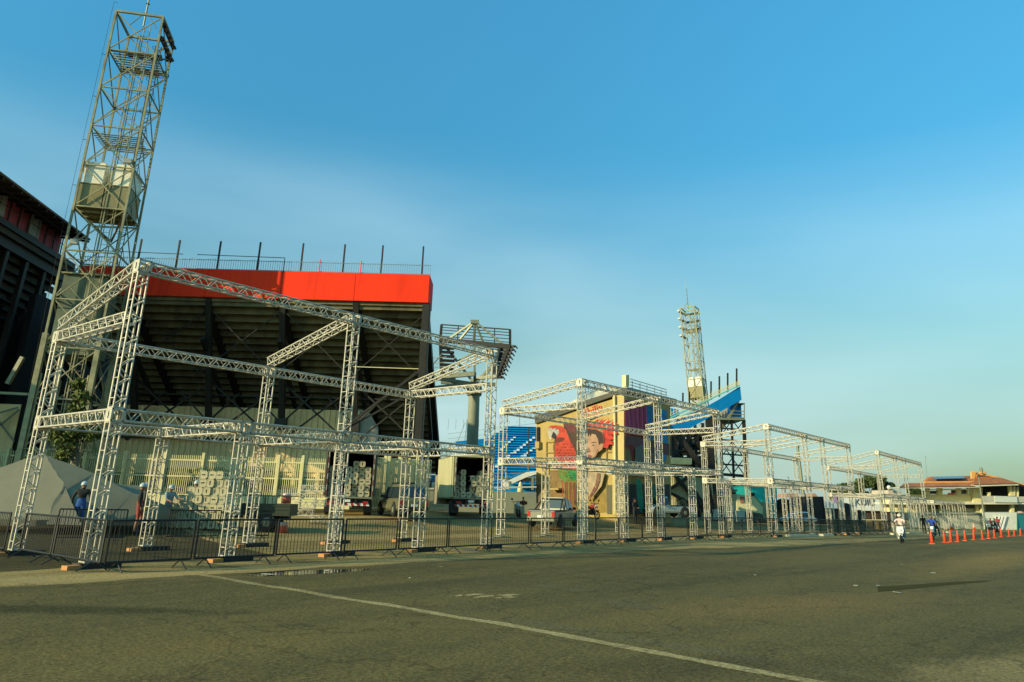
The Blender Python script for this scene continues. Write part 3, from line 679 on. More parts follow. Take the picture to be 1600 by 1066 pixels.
m = MB(); qa, qb = w0b, w1b+dl*3; sh = V((-.9, 0, -.8)); dn = V((-14.5, 0, -16)); m.slab([qa+sh, qb+sh, qb+sh+dn, qa+sh+dn], (-.3, 0, -.3)); m.build('dark_backing', DARK, ls, world=True)  # near-black sheet added behind the steps to darken and close the underside
m = MB()
for i in range(6):
    q = w0b.lerp(w1b+dl*2, i/5); m.bar(V((q.x-.6, q.y, q.z-.6)), V((q.x-15, q.y, 2)), .45, .8); m.bar(V((q.x-.4, q.y, q.z-.6)), V((q.x-1.2, q.y, 0)), .4)
m.build('raker_beam', DKST, ls, world=True)
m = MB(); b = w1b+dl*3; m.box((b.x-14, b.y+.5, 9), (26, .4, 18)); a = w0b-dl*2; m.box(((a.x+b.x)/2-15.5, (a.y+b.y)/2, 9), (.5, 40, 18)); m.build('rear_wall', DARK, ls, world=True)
m = MB(); a, c = P(-30, 632, 60), P(30, 640, 60)
for i in range(40):
    x = -50+i*.28; m.box((x, 60-(.03 if i % 2 else 0), 4.4), (.28, .08, 7.3))
m.build('cladding', CLAD, ls, world=True)
m = MB()
for (x0, y0, x1, y1) in ((0, 645, 28, 637), (-5, 655, 22, 690), (0, 665, 30, 640)): m.bar(P(x0, y0, 59.5), P(x1, y1, 59.5), .12)
m.build('bracing', GALV, ls, world=True); m = MB(); m.bar(P(-20, 613, 56), P(60, 617, 56), .18); m.build('tie_beam', GALV, ls, world=True); m = MB(); m.bar(P(12, 600, 57), P(36, 558, 57), .3, .3); m.build('bracket', GALV, ls, world=True)
# ------------------------------------------------------------------ cream railing fence in front
fc = thing('railing_fence', 'cream metal railing fence running below the red grandstand', 'fence', (-25, 57, .7))
FYY = 57.5
def fence(t, pa, pb_, z0, z1, nb, posts, up=1):
    m = MB()
    for i in range(nb+1):
        q = pa.lerp(pb_, i/nb); m.bar(q+V((0, 0, z0)), q+V((0, 0, z1+.35)), .05)
    for z in (z0+.1, z1, (z0*.45+z1*.55)): m.bar(pa+V((0, 0, z)), pb_+V((0, 0, z)), .09, .10)
    m.build('railing', CREAM, t, world=True)
    for q in posts: m = MB(); m.bar(q+V((0, -.05, 0)), q+V((0, -.05, z1+.55)), .34, .2); m.build('post', CREAM, t, world=True)
m0, m1 = V((P(-60, 770, FYY).x, FYY, 0)), V((P(548, 770, FYY).x, FYY, 0))
fence(fc, m0, m1, 1.4, 4.0, 190, [V((P(x, 750, FYY).x, FYY, 0)) for x in (5, 65, 128, 191, 253, 314, 375, 433, 471)])
m = MB(); m.box(((m0.x+m1.x)/2, FYY, 1.0), (m1.x-m0.x, .3, .9)); m.build('base_wall', CREAM, fc, world=True)
f2 = thing('railing_fence', 'cream double railing gate standing between the two box trucks', 'fence', (-9, 56, .7))
a, b = V((P(572, 770, 53).x, 53, 0)), V((P(668, 770, 56).x, 56, 0))
fence(f2, a, b, .9, 4.0, 44, [a.lerp(b, t) for t in (.05, .33, .5, .8)])
fence(f2, a+V((0, 2, 0)), b+V((0, 1.5, 0)), .9, 4.1, 36, [a.lerp(b, t)+V((0, 2, 0)) for t in (.2, .6)])
# ------------------------------------------------------------------ round-pole floodlight mast with triangular gantry
mp_ = thing('floodlight_mast', 'round pale green pole carrying a dark triangular floodlight gantry', 'floodlight mast', (P(738, 690, 88).x, 88, 0), 0)
MY = 88; b0 = mp_.location
m = MB(); zt_ = P(737, 600, MY).z; m.lathe((0, 0, 0), [(.72, 0), (.66, zt_-1.2), (.66, zt_)], 20); m.lathe((0, 0, 0), [(.85, zt_-1.4), (.95, zt_-.8), (.85, zt_-.3), (.7, zt_)], 20); m.build('pole', mat('pole_green', (.27, .29, .20), .6, 0, .1, 1), mp_, smooth=True)
A, B, A2, B2 = [P(*q) for q in ((688, 531, MY+1), (797, 542, MY-1), (690, 508, MY+1), (797, 512, MY-1))]
Cc = P(672, 590, MY-4); D_ = P(742, 584, MY-5); hub = V((b0.x, MY, zt_)); ap = P(742, 502, MY-.5)
A2.z = A.z+1.9; B2.z = B.z+2.1
def mast_part(name, bars, mtl=GALV):
    m = MB()
    for p, q, wd in bars: m.bar(p, q, wd)
    m.build(name, mtl, mp_, world=True)
mast_part('upper_ring', [(A, B, .55), (A2, B2, .14), (A, A2, .3), (B, B2, .3), (A.lerp(B, .25), A2.lerp(B2, .25), .12), (A.lerp(B, .5), A2.lerp(B2, .5), .1), (A.lerp(B, .78), A2.lerp(B2, .78), .12)]+[(A.lerp(A2, t), B.lerp(B2, t), .09) for t in (.25, .45, .65, .82)], DKST)
mast_part('apex_struts', [(ap, A.lerp(B, t)+V((0, 0, .2)), .22) for t in (.12, .28, .48, .62, .9)]+[(ap+V((-.5, 0, -.1)), ap+V((.5, 0, -.1)), .45)])
mast_part('hub_struts', [(hub, A, .3), (hub, B, .3), (hub, Cc, .35), (hub, D_, .3), (hub, A.lerp(B, .5), .25), (A.lerp(B, .2), hub.lerp(B, .5), .2), (A.lerp(B, .7), hub.lerp(A, .5), .2), (hub+V((2.5, 0, 0)), hub+V((-4, 0, .1)), .4), (hub+V((0, 0, -1)), B.lerp(hub, .4), .2), (hub+V((0, 0, -1)), Cc.lerp(hub, .4), .2)])
Bl = P(777, 590, MY-3)
mast_part('light_rack', [(B, Bl, .5), (B+V((-1.2, 0, -.2)), Bl+V((-.4, 0, .6)), .3)]+[(B.lerp(Bl, t)+V((-1.6*(1-t*.6), .8, .1)), B.lerp(Bl, t)+V((.5, -.3, 0)), .3) for t in [i/9 for i in range(10)]], DKST)
Al = P(690, 590, MY-2)
mast_part('light_rack', [(A, Al, .35)]+[(A.lerp(Al, t)+V((-.1, 0, 0)), A.lerp(Al, t)+V((1.6, .3, 0)), .3) for t in [i/9 for i in range(2, 10)]], DKST)
mast_part('lower_walkway', [(Cc, D_, .5), (Cc+V((0, 0, 1.2)), Al+V((0, 0, 2.9)), .1), (Cc, Cc+V((0, 0, 2.6)), .1)]+[(Cc+V((0, 0, z)), Cc.lerp(D_, .35)+V((0, 0, z)), .07) for z in (.6, 1.1, 1.6, 2.2)]+[(P(740, 600, MY-2), P(668, 608, MY-5), .5), (P(740, 592, MY-2), P(776, 588, MY-3), .35)], GALV)
for i in range(9):
    q = B.lerp(Bl, i/8)+V((.75, -.4, -.1)); m = MB(); m.box(q, (.42, .4, .12), mtx=Euler((0, .9, 0)).to_matrix()); m.tube(q, q+V((-.5, .1, .1)), .04, 5); m.build('floodlight', DKST, mp_, world=True)
m = MB(); X0 = b0.x+1.75
for sx in (0, .35): m.tube((X0+sx, MY+.6, 0), (X0+sx, MY+.6, zt_-1), .03, 4)
for i in range(40): m.bar((X0, MY+.6, i*.42), (X0+.35, MY+.6, i*.42), .03)
m.build('ladder', GALV, mp_, world=True)
# ------------------------------------------------------------------ blue terraces far behind
bt = thing('seating_terrace', 'bright blue stepped seating seen between the red grandstand and the mural building', 'seating', (0, 110, 0))
m = MB(); rows = 22; seatm = None
for i in range(rows):
    t = i/rows; y = 100+i*1.0; z = 3.6+i*.44; xl = P(658, 760, y).x+i*.62; xr = 8+P(838, 700, y).x-5
    m.box(((xl+xr)/2, y+.5, z/2), (xr-xl, 1.0, z)); m.box(((xl+xr)/2, y-.12, z+.02), (xr-xl, .3, .07))
m.build('terrace', BLUE2, bt, world=True)
m = MB(); y = 122.5; xl = P(773, 684, y).x; m.slab([P(712, 690, y), P(732, 688, y), P(773, 684, y), P(842, 672, y), P(842, 690, y), P(712, 698, y)], (0, .4, 0)); m.build('back_wall', BLUE, bt, world=True)
m = MB()
for (x0, y0, x1, y1, k) in ((783, 702, 804, 685, 6), (790, 717, 834, 684, 10), (816, 714, 834, 702, 5), (794, 715, 776, 728, 4), (676, 737, 686, 728, 3), (745, 690, 746, 688, 1)):
    for i in range(k):
        t = i/max(1, k-1); px, py = x0+(x1-x0)*t, y0+(y1-y0)*t; ii = next((j for j in range(rows) if P(px, py, 100+j).z <= 3.6+j*.44-.05), rows-1)
        y = 100+ii*1.0; q = P(px, py, y-.05); m.box(q, (.42, .3, .42)); m.build('step_marking', WHT, bt, world=True); m = MB()
m = MB(); y = 123
for x in range(700, 842, 12): q = P(x, 672+(.0), y); q = P(x, 686-(x-700)*.1-14, y); m.bar(V((q.x, y, 14)), q, .05)
for k in (0, 8): m.bar(P(700, 688-k-2, y), P(842, 671-k-2, y), .04)
m.bar(P(726, 693, y), P(730, 655, y), .1); m.bar(P(812, 672, y), P(812, 640, y), .1); m.path([P(668, 716, y), P(700, 700, y), P(715, 690, y), P(727, 660, y)], .04, 4); m.bar(P(668, 724, y), P(712, 690, y), .05)
m.build('railing', GALV, bt, world=True)
# ------------------------------------------------------------------ mural building
MK = P(976, 803, 62); MK.z = 0
mb_ = thing('mural_building', 'yellow stadium building painted with a red macaw and a child in a feather headdress', 'building', (MK.x, MK.y, .5))
YEL = mat('ochre_wall', (.40, .29, .095), .85, 0, .15, .7, col2=(.22, .15, .05), c2lo=.5, c2hi=.75)
def LWp(px, py, o=0): return W(px, py, MK-D3*o, N3)           # left (sunlit) wall plane, offset o outward
def RWp(px, py, o=0): return W(px, py, MK-N3*o, D3)           # street wall
m = MB(); bl, br = LWp(838, 803), LWp(976, 808); bl.z = br.z = -.2
tl, tr = LWp(838, 661), LWp(976, 618)
SWD = (RWp(1047, 700)-RWp(976, 700)).length
m.slab([bl, br, tr, tl], D3*(SWD-.05))
m.build('end_wall', YEL, mb_, world=True)
m = MB(); q = [LWp(835, 650, .25), LWp(978, 606, .25), LWp(978, 612, .25), LWp(836, 662, .25)]; m.slab(q, D3*(SWD-.3));
m.build('roof_edge', mat('roof_grey', (.085, .08, .06), .8), mb_, world=True)
m = MB()                                   # stepped concrete terrace ends above the roof line
for (xa, ya, xb, yb) in ((866, 641, 890, 652), (888, 634, 915, 642), (912, 624, 932, 634), (930, 612, 956, 628), (952, 605, 980, 618)):
    m.slab([LWp(xa, ya, -1.2), LWp(xb, ya, -1.2), LWp(xb, yb, -1.2), LWp(xa, yb, -1.2)], D3*9)
m.build('terrace_steps', CONC2, mb_, world=True)
m = MB(); m.slab([LWp(880, 634, -14), LWp(933, 607, -14), LWp(944, 603, -14), LWp(952, 612, -14), LWp(952, 640, -14), LWp(880, 655, -14)], D3*.5)
m.build('inner_terrace_wall', mat('white_grey', (.55, .56, .48), .7), mb_, world=True)
m = MB(); m.slab([LWp(957, 618, .16), LWp(975, 612, .16), LWp(975, 806, .16), LWp(957, 804, .16)], D3*.5); m.build('corner_pilaster', mat('pale_yellow', (.48, .37, .14), .8, 0, .1, 1), mb_, world=True)
m = MB(); m.tube(LWp(960, 618, .35), LWp(962, 800, .35), .09, 8); m.build('downpipe', CREAM, mb_, world=True)
m = MB(); m.slab([LWp(839, 668, .1), LWp(843, 667, .1), LWp(843, 690, .1), LWp(839, 690, .1)], -D3*.05); m.build('slot_window', DARK, mb_, world=True)
m = MB(); m.slab([LWp(836, 690, .4), LWp(842, 690, .4), LWp(842, 700, .4), LWp(836, 702, .4)], D3*.4); m.build('bracket', YEL, mb_, world=True)
for r in ((854, 691, 866, 724), (948, 691, 962, 722)):
    m = MB(); x0, y0, x1, y1 = r
    for a, b in (((x0, y0), (x1, y0)), ((x1, y0), (x1, y1)), ((x1, y1), (x0, y1)), ((x0, y1), (x0, y0)), ((x0, (y0+y1)/2), (x1, (y0+y1)/2))): m.bar(LWp(*a, .06), LWp(*b, .06), .09)
    m.build('blind_window_frame', mat('ochre_dark', (.26, .18, .06), .8), mb_, world=True)
m = MB(); m.slab([LWp(948, 758, .05), LWp(960, 758, .05), LWp(961, 803, .05), LWp(949, 803, .05)], -D3*.04); m.build('door', mat('olive_door', (.10, .095, .05), .8), mb_, world=True)
m = MB(); m.slab([LWp(867, 763, .02), LWp(880, 763, .02), LWp(880, 766, .02), LWp(867, 766, .02)], -D3*.7); m.build('door_canopy', YEL, mb_, world=True)
m = MB(); m.slab([LWp(837, 757, .04), LWp(846, 757, .04), LWp(846, 803, .04), LWp(837, 803, .04)], -D3*.04); m.build('dark_base', mat('base_brown', (.13, .11, .07), .9, 0, .3, 1), mb_, world=True)  # narrow dark brown panel at the foot of the wall
LAY = [0]
def paint(name, pts, col, wall=LWp, dr=None, var=.2, sc=2, st=None, col2=None):
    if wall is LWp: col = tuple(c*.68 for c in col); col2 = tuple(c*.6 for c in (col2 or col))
    LAY[0] += 1; o = .012+.004*LAY[0]; m = MB(); dr = dr if dr is not None else -D3
    m.slab([wall(x, y, o) for x, y in pts], dr*-.006)
    return m.build(name, mat('mural_%s_%g_%g_%g' % (name, *col), col, .8, 0, var, sc, stretch=st, col2=col2), mb_, world=True)
def Z1(pts, x0=820, y0=630, k=5.33): return [(x0+a/k, y0+b/k) for a, b in pts]
paint('painted_shadow', Z1([(320, 175), (430, 200), (640, 215), (660, 330), (500, 445), (240, 420), (235, 350), (345, 310)]), (.085, .050, .032))
paint('painted_feathers', Z1([(325, 172), (420, 180), (430, 260), (400, 235), (380, 250), (355, 215)]), (.19, .05, .05))
paint('painted_gold_cloth', Z1([(520, 760), (545, 790), (610, 770), (640, 640), (650, 590), (680, 600), (695, 720), (697, 910), (560, 915), (525, 850)]), (.34, .24, .06), var=.35, sc=1.2, col2=(.50, .30, .04))
paint('painted_ground', Z1([(205, 560), (275, 560), (305, 650), (320, 790), (300, 930), (205, 930)]), (.30, .19, .06), var=.3, sc=1.5, col2=(.16, .12, .06))
tail = paint('painted_tail', Z1([(305, 640), (430, 640), (430, 930), (345, 930), (325, 790)]), (.30, .10, .045), var=.5, sc=1.2, st=(3, 3, .35), col2=(.30, .20, .06))
paint('painted_wing', Z1([(275, 553), (430, 553), (430, 655), (320, 655), (295, 620)]), (.05, .22, .05), var=.3, sc=2, col2=(.25, .28, .04))
paint('painted_wing', Z1([(372, 575), (425, 560), (430, 640), (390, 640), (365, 610)]), (.01, .26, .09))
paint('painted_macaw', Z1([(200, 200), (215, 188), (260, 184), (310, 192), (345, 225), (365, 280), (390, 340), (425, 400), (430, 553), (300, 556), (250, 445), (240, 380), (262, 330), (262, 265), (235, 235), (200, 215)]), (.66, .075, .035), var=.18, sc=3, col2=(.45, .045, .025))
paint('painted_macaw_throat', Z1([(250, 296), (292, 284), (335, 292), (325, 312), (280, 330), (250, 335), (246, 315)]), (.17, .035, .025))
paint('painted_macaw_face', Z1([(236, 214), (255, 208), (285, 225), (285, 250), (262, 275), (250, 265), (238, 235)]), (.56, .54, .46))
paint('painted_macaw_eye', Z1([(254, 214), (268, 212), (266, 220), (256, 221)]), (.04, .035, .03))
paint('painted_beak', Z1([(198, 212), (215, 203), (236, 218), (240, 245), (228, 258), (220, 282), (226, 300), (218, 307), (204, 290), (193, 262), (190, 230)]), (.60, .56, .44))
paint('painted_lower_mandible', Z1([(238, 236), (262, 262), (264, 288), (250, 302), (232, 292), (222, 272), (229, 258)]), (.035, .03, .028))  # black lower half of the macaw's beak

for i in range(9):
    for j in range(6):
        x, y = 256+j*27+(i % 2)*13, 335+i*23
        if x < 395 and x > 250 and y < 535: paint('painted_feather', Z1([(x, y), (x+12, y+15), (x+25, y), (x+12, y+9)]), ((.34, .03, .018), (.85, .14, .07), (.45, .04, .02))[(i+j) % 3])
for i in range(4):
    for j in range(6):
        x, y = 292+j*23+(i % 2)*11, 566+i*19
        if x < 410 and x > 285+i*9: paint('painted_feather', Z1([(x, y), (x+10, y+14), (x+21, y), (x+10, y+7)]), ((.01, .14, .05), (.12, .42, .06), (.30, .30, .03))[(i*2+j) % 3])
for j in range(9): x = 312+j*12; paint('painted_tail_feather', Z1([(x, 650+(j % 3)*12), (x+5, 645), (x+9+j*.5, 800+(j % 4)*25), (x+3, 810+(j % 3)*30)]), ((.42, .09, .03), (.30, .24, .05), (.20, .07, .04))[j % 3])
# child with the feather headdress (right of the frame column)
paint('painted_headdress', Z1([(500, 200), (470, 160), (560, 172), (600, 140), (655, 128), (640, 150), (700, 125), (700, 165), (757, 120), (735, 170), (772, 165), (740, 210), (772, 255), (720, 265), (752, 300), (712, 305), (740, 345), (700, 345), (690, 378), (655, 370), (640, 300), (560, 260)]), (.72, .055, .03), var=.15, sc=4, col2=(.50, .035, .02))
for (a, b, c, d) in ((600, 165, 640, 120), (640, 180, 690, 130), (670, 200, 735, 140), (690, 225, 765, 190), (690, 260, 750, 258), (690, 300, 735, 318)):
    paint('painted_quill', Z1([(a, b), (c, d), (c+8, d+8), (a+6, b+8)]), (.62, .46, .22) if b < 220 else (.40, .03, .02))
paint('painted_body', Z1([(455, 590), (520, 560), (560, 575), (640, 570), (665, 590), (640, 690), (560, 790), (520, 740), (455, 740)]), (.50, .38, .22))
paint('painted_ear', Z1([(610, 345), (640, 332), (655, 350), (645, 385), (612, 410)]), (.50, .27, .15))
paint('painted_face', Z1([(455, 240), (520, 232), (590, 240), (620, 280), (628, 345), (612, 410), (585, 450), (540, 460), (500, 458), (470, 430), (455, 360)]), (.56, .33, .20), var=.08, sc=3, col2=(.44, .24, .14))
paint('painted_hair', Z1([(455, 225), (520, 215), (600, 225), (650, 250), (665, 300), (655, 335), (640, 330), (618, 350), (608, 300), (590, 262), (556, 255), (550, 280), (538, 258), (528, 282), (515, 256), (455, 262)]), (.055, .032, .022))
paint('painted_headband', Z1([(455, 195), (540, 190), (620, 205), (655, 235), (660, 262), (640, 245), (600, 222), (520, 212), (455, 222)]), (.38, .10, .04), sc=9, var=.5, col2=(.55, .40, .18))
paint('painted_headband', Z1([(640, 250), (655, 255), (668, 300), (662, 335), (652, 330), (655, 290)]), (.24, .035, .03))
paint('painted_brow', Z1([(542, 335), (575, 322), (600, 328), (575, 331)]), (.07, .04, .03))
paint('painted_eye', Z1([(550, 351), (568, 344), (588, 349), (575, 355)]), (.36, .28, .22))
paint('painted_iris', Z1([(562, 346), (574, 344), (578, 352), (566, 355)]), (.02, .015, .012))
paint('painted_eye', Z1([(480, 350), (496, 342), (510, 350), (496, 357)]), (.62, .55, .45))
paint('painted_iris', Z1([(490, 346), (500, 346), (500, 354), (490, 354)]), (.02, .015, .012))
paint('painted_nose', Z1([(516, 390), (530, 370), (546, 395), (540, 408), (520, 408)]), (.42, .22, .13))
paint('painted_nose', Z1([(518, 404), (528, 400), (542, 405), (530, 410)]), (.20, .09, .06))
paint('painted_lips', Z1([(512, 436), (530, 430), (562, 438), (540, 450), (516, 448)]), (.42, .13, .09))
paint('painted_cheek_shade', Z1([(600, 380), (612, 400), (590, 445), (570, 452), (592, 420)]), (.38, .20, .12))
paint('painted_bead_strap', Z1([(602, 585), (628, 585), (625, 650), (600, 715), (560, 770), (535, 812), (528, 790), (560, 730), (590, 665)]), (.20, .06, .035), sc=10, var=.6, col2=(.42, .32, .18))
# red lettering scribble and patches
paint('painted_fringe', Z1([(500, 110), (560, 85), (620, 62), (625, 80), (560, 105), (505, 128)]), (.55, .20, .12), sc=9, var=.3, col2=(.52, .40, .18))
# street wall in shade: purple cloth, blue cloth, shaded portraits, green dress
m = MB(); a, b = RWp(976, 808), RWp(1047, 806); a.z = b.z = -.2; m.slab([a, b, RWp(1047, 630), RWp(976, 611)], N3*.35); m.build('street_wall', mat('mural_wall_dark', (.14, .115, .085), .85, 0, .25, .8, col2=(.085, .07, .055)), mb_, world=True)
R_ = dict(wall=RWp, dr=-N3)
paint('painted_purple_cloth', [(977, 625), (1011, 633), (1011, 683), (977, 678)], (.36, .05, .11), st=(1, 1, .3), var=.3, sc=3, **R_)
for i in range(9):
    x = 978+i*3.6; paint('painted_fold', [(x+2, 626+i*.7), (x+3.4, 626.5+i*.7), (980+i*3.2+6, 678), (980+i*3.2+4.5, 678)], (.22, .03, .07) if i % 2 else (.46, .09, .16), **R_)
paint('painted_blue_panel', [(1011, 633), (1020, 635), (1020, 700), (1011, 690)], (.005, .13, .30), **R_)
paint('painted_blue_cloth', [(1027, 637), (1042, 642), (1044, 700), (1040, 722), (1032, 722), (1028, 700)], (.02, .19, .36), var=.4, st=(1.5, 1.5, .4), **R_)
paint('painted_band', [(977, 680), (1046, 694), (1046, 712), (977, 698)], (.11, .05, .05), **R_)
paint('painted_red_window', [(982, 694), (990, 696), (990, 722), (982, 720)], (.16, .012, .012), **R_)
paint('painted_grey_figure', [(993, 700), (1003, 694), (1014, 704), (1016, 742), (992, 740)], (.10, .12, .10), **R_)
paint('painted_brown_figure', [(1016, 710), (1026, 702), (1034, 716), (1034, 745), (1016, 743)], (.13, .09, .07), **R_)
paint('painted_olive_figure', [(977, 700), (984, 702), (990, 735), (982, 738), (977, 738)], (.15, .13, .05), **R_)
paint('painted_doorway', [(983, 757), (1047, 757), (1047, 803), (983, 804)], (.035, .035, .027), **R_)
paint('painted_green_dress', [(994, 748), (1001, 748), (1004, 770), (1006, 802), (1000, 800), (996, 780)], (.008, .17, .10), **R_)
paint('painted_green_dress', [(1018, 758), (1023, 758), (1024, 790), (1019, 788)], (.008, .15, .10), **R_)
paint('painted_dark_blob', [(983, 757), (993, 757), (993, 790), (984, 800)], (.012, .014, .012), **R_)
m = MB(); m.box(RWp(997, 742, .15), (9.0, .5, .25), YAW); m.build('ledge', CONC2, mb_, world=True)
t_ = m = MB(); pr = RWp(980, 600); bs = RWp(984, 617); m.slab([RWp(978, 586, -1), RWp(983, 586, -1), RWp(983, 604, -1), RWp(978, 604, -1)], N3*.4); m.slab([RWp(979.5, 604, -1), RWp(982, 604, -1), RWp(982, 622, -1), RWp(979.5, 622, -1)], N3*.25); m.build('roof_column', CREAM, mb_, world=True)
m = MB()
for k in range(4): m.bar(RWp(984, 592+k*4.6, -.8), RWp(1041, 609+k*4.4, -.8), .05)
for x in (988, 1000, 1011, 1023, 1033, 1041): m.bar(RWp(x, 594+(x-984)*.3, -.8), RWp(x, 630, -.8), .05)
m.build('roof_railing', GALV, mb_, world=True)
def text(s_, p0, size, dr, m, parent, name, z=0, ext=.01, tag_=None, up=V((0, 0, 1))):
    cu = bpy.data.curves.new(name, 'FONT'); cu.body = s_; cu.size = size; cu.extrude = ext; tmp = bpy.data.objects.new(name, cu); C.objects.link(tmp)
    dg = bpy.context.evaluated_depsgraph_get(); me = bpy.data.meshes.new_from_object(tmp.evaluated_get(dg)); bpy.data.objects.remove(tmp)
    me.materials.append(m); o = bpy.data.objects.new(name, me); C.objects.link(o); o.parent = parent
    ex = V(dr).normalized(); u = V(up)-ex*V(up).dot(ex); u.normalize(); mm = Matrix((ex, u, ex.cross(u))).transposed().to_4x4(); mm.translation = p0
    o.matrix_local = root_m(parent).inverted() @ mm; return o
a, b = LWp(904, 619, -13.7), LWp(936, 606, -13.7)
text('AMAZONAS', a, (b-a).length/4.9, b-a, mat('dark_letters', (.07, .07, .05), .8), mb_, 'painted_lettering')
a, b = LWp(912, 652, .1), LWp(944, 640, .1)
text('abilia', a, 1.0, b-a, mat('red_letters', (.55, .10, .05), .8), mb_, 'painted_lettering')
# ------------------------------------------------------------------ yard wall, canopy and parasol before the blue seats
yw = thing('yard_wall', 'low grey-green yard wall left of the mural building', 'wall', (0, 62, .6))
m = MB(); a, b = P(664, 766, 62), P(838, 763, 62); m.box(((a.x+b.x)/2, 62, (a.z)/2+.1), (b.x-a.x, .3, a.z-.1)); m.build('wall', mat('greygreen_wall', (.20, .205, .13), .85, 0, .15, .8), yw, world=True)
m = MB(); a, b = P(664, 765, 62), P(838, 762, 62); m.bar(a+V((0, -.05, .05)), b+V((0, -.05, .05)), .45, .12); m.build('coping', CONC2, yw, world=True)
cp = thing('canopy_kiosk', 'white roofed kiosk behind the yard wall beside the mural building', 'kiosk', (P(815, 760, 66).x, 66, .6))
m = MB(); m.slab([P(792, 752, 66), P(822, 738, 66), P(838, 736, 66), P(838, 741, 66), P(822, 746, 66), P(800, 756, 66)], (0, 3, 0)); m.build('roof', mat('pale_roof', (.62, .62, .52), .7), cp, world=True)
m = MB(); m.slab([P(794, 747, 67), P(836, 747, 67), P(836, 752, 67), P(794, 752, 67)], (0, .3, 0)); m.bar(P(832, 745, 66), P(832, 766, 66), .2); m.bar(P(796, 752, 66), P(796, 766, 66), .15); m.build('frame', GALV, cp, world=True)
m = MB(); m.slab([P(797, 757, 69), P(836, 757, 69), P(836, 768, 69), P(797, 768, 69)], (0, .3, 0)); m.build('back_panel', BLUE2, cp, world=True)
pz = thing('parasol', 'folded cream parasol standing at the kiosk', 'parasol', (P(813, 768, 64).x, 64, .7))
m = MB(); z0 = P(813, 764, 64).z; m.lathe((0, 0, z0-1.2), [(.30, 0), (.22, .6), (.10, 1.0), (.02, 1.1)], 10); m.build('canvas', CREAM, pz, smooth=True)
m = MB(); m.tube((0, 0, 0), (0, 0, z0-.2), .04, 6); m.build('pole', GALV, pz)
tr_ = thing('terrace_railing', 'pale railing and white booth at the foot of the blue seating', 'railing', (0, 72, .6))
m = MB()
for k in range(4): m.bar(P(665, 744+k*4, 72), P(838, 738+k*4, 72), .06)
for x in range(666, 838, 9): m.bar(P(x, 742, 72), P(x, 764, 72), .05)
m.build('railing', GALV, tr_, world=True)
m = MB(); m.slab([P(665, 754, 71), P(684, 754, 71), P(684, 768, 71), P(665, 768, 71)], (0, 1, 0)); m.slab([P(783, 750, 71), P(796, 750, 71), P(796, 764, 71), P(783, 764, 71)], (0, 1, 0)); m.build('booth', WHT, tr_, world=True)
# ------------------------------------------------------------------ blue grandstand
bg_ = thing('grandstand', 'blue grandstand with slanting blue parapet over a black lattice underside', 'grandstand', (P(1090, 700, 84).x, 84, .3))
BY = 84
def bpart(name, pts, mtl, y=BY, th=.3):
    m = MB()
    for p in (pts if isinstance(pts[0], list) else [pts]): m.slab([P(a, b, y) for a, b in p], (0, th, 0))
    return m.build(name, mtl, bg_, world=True)
bpart('parapet', [[(1046, 666), (1075, 664), (1093, 641.5), (1120.5, 626), (1120.5, 646), (1073, 672), (1044, 672.5)], [(1120.7, 626), (1156.5, 604), (1158.8, 625), (1120.7, 646)], [(1062, 652), (1093, 641.6), (1075, 664), (1046, 666)]], BLUE)
bpart('back_parapet', [(1043, 637), (1060, 640), (1062, 650), (1046, 660), (1042, 655)], BLUE, BY+8)
bpart('teal_coping', [[(1044, 653), (1156, 601), (1156.3, 603), (1044, 656)], [(1044, 659), (1100, 634), (1100, 636), (1044, 662)]], mat('teal_rail', (.12, .42, .40), .6), BY-.2, .25)
m = MB()
for k in range(4): m.bar(P(1044, 650+k*4-3, BY-.1), P(1156, 601+k*2.0-6, BY-.1), .06)
for i in range(24):
    x = 1048+i*4.6; m.bar(P(x, 652-(x-1044)*.45, BY-.1), P(x, 641-(x-1044)*.44, BY-.1), .05)
m.build('stair_railing', CREAM, bg_, world=True)
for x, y0, y1 in ((1124, 588, 620), (1137, 583, 613), (1151, 576, 606), (1067, 614, 640), (1077, 612, 636), (1111, 596, 625)):
    m = MB(); m.bar(P(x, y0, BY), P(x, y1, BY), .16); m.build('mast', DKST, bg_, world=True)
m = MB(); rng = random.Random(3)
for x in (1050, 1062, 1074, 1086, 1098, 1108): m.bar(P(x, 662, BY+3+rng.random()*4), P(x+3, 745, BY+3), .35)
for i in range(44):
    x, y = rng.uniform(1046, 1104), rng.uniform(672, 742); m.bar(P(x, y, BY+rng.uniform(2, 8)), P(x+rng.choice((-1, 1))*rng.uniform(4, 13), y+rng.uniform(8, 24), BY+rng.uniform(2, 8)), rng.uniform(.15, .6))
for i in range(10): m.bar(P(1046, 676+i*7, BY+9), P(1106, 672+i*7, BY+9), .42, .34)
m.bar(P(1058, 680, BY+1), P(1108, 742, BY+1), .55); m.bar(P(1090, 690, BY+1), P(1113, 730, BY+1), .45)
m.build('lattice_underside', DKST, bg_, world=True)
bpart('dark_infill', [[(1046, 683), (1070, 683), (1082, 712), (1046, 712)], [(1047, 726), (1098, 730), (1110, 742), (1047, 738)], [(1095, 735), (1112, 735), (1112, 680), (1108, 680)]], DARK, BY+10, .2)
m = MB(); m.box((P(1114, 700, BY).x, BY+.4, (P(1114, 640, BY).z)/2), (1.0, .6, P(1114, 640, BY).z)); m.build('main_column', DKST, bg_, world=True)
bpart('raker_beam', [[(1152, 628), (1157, 625), (1125, 680), (1121, 676)], [(1119, 650), (1122, 648), (1122, 680), (1118, 680)]], GALV, BY+.4, .4)
bpart('cabin', [(1142, 633), (1158, 633), (1159, 653), (1140, 653)], BLUE, BY+1, 3)
bpart('cabin_roof', [(1148, 630), (1164, 630), (1164, 631.5), (1148, 633)], DKST, BY+.5, 4)
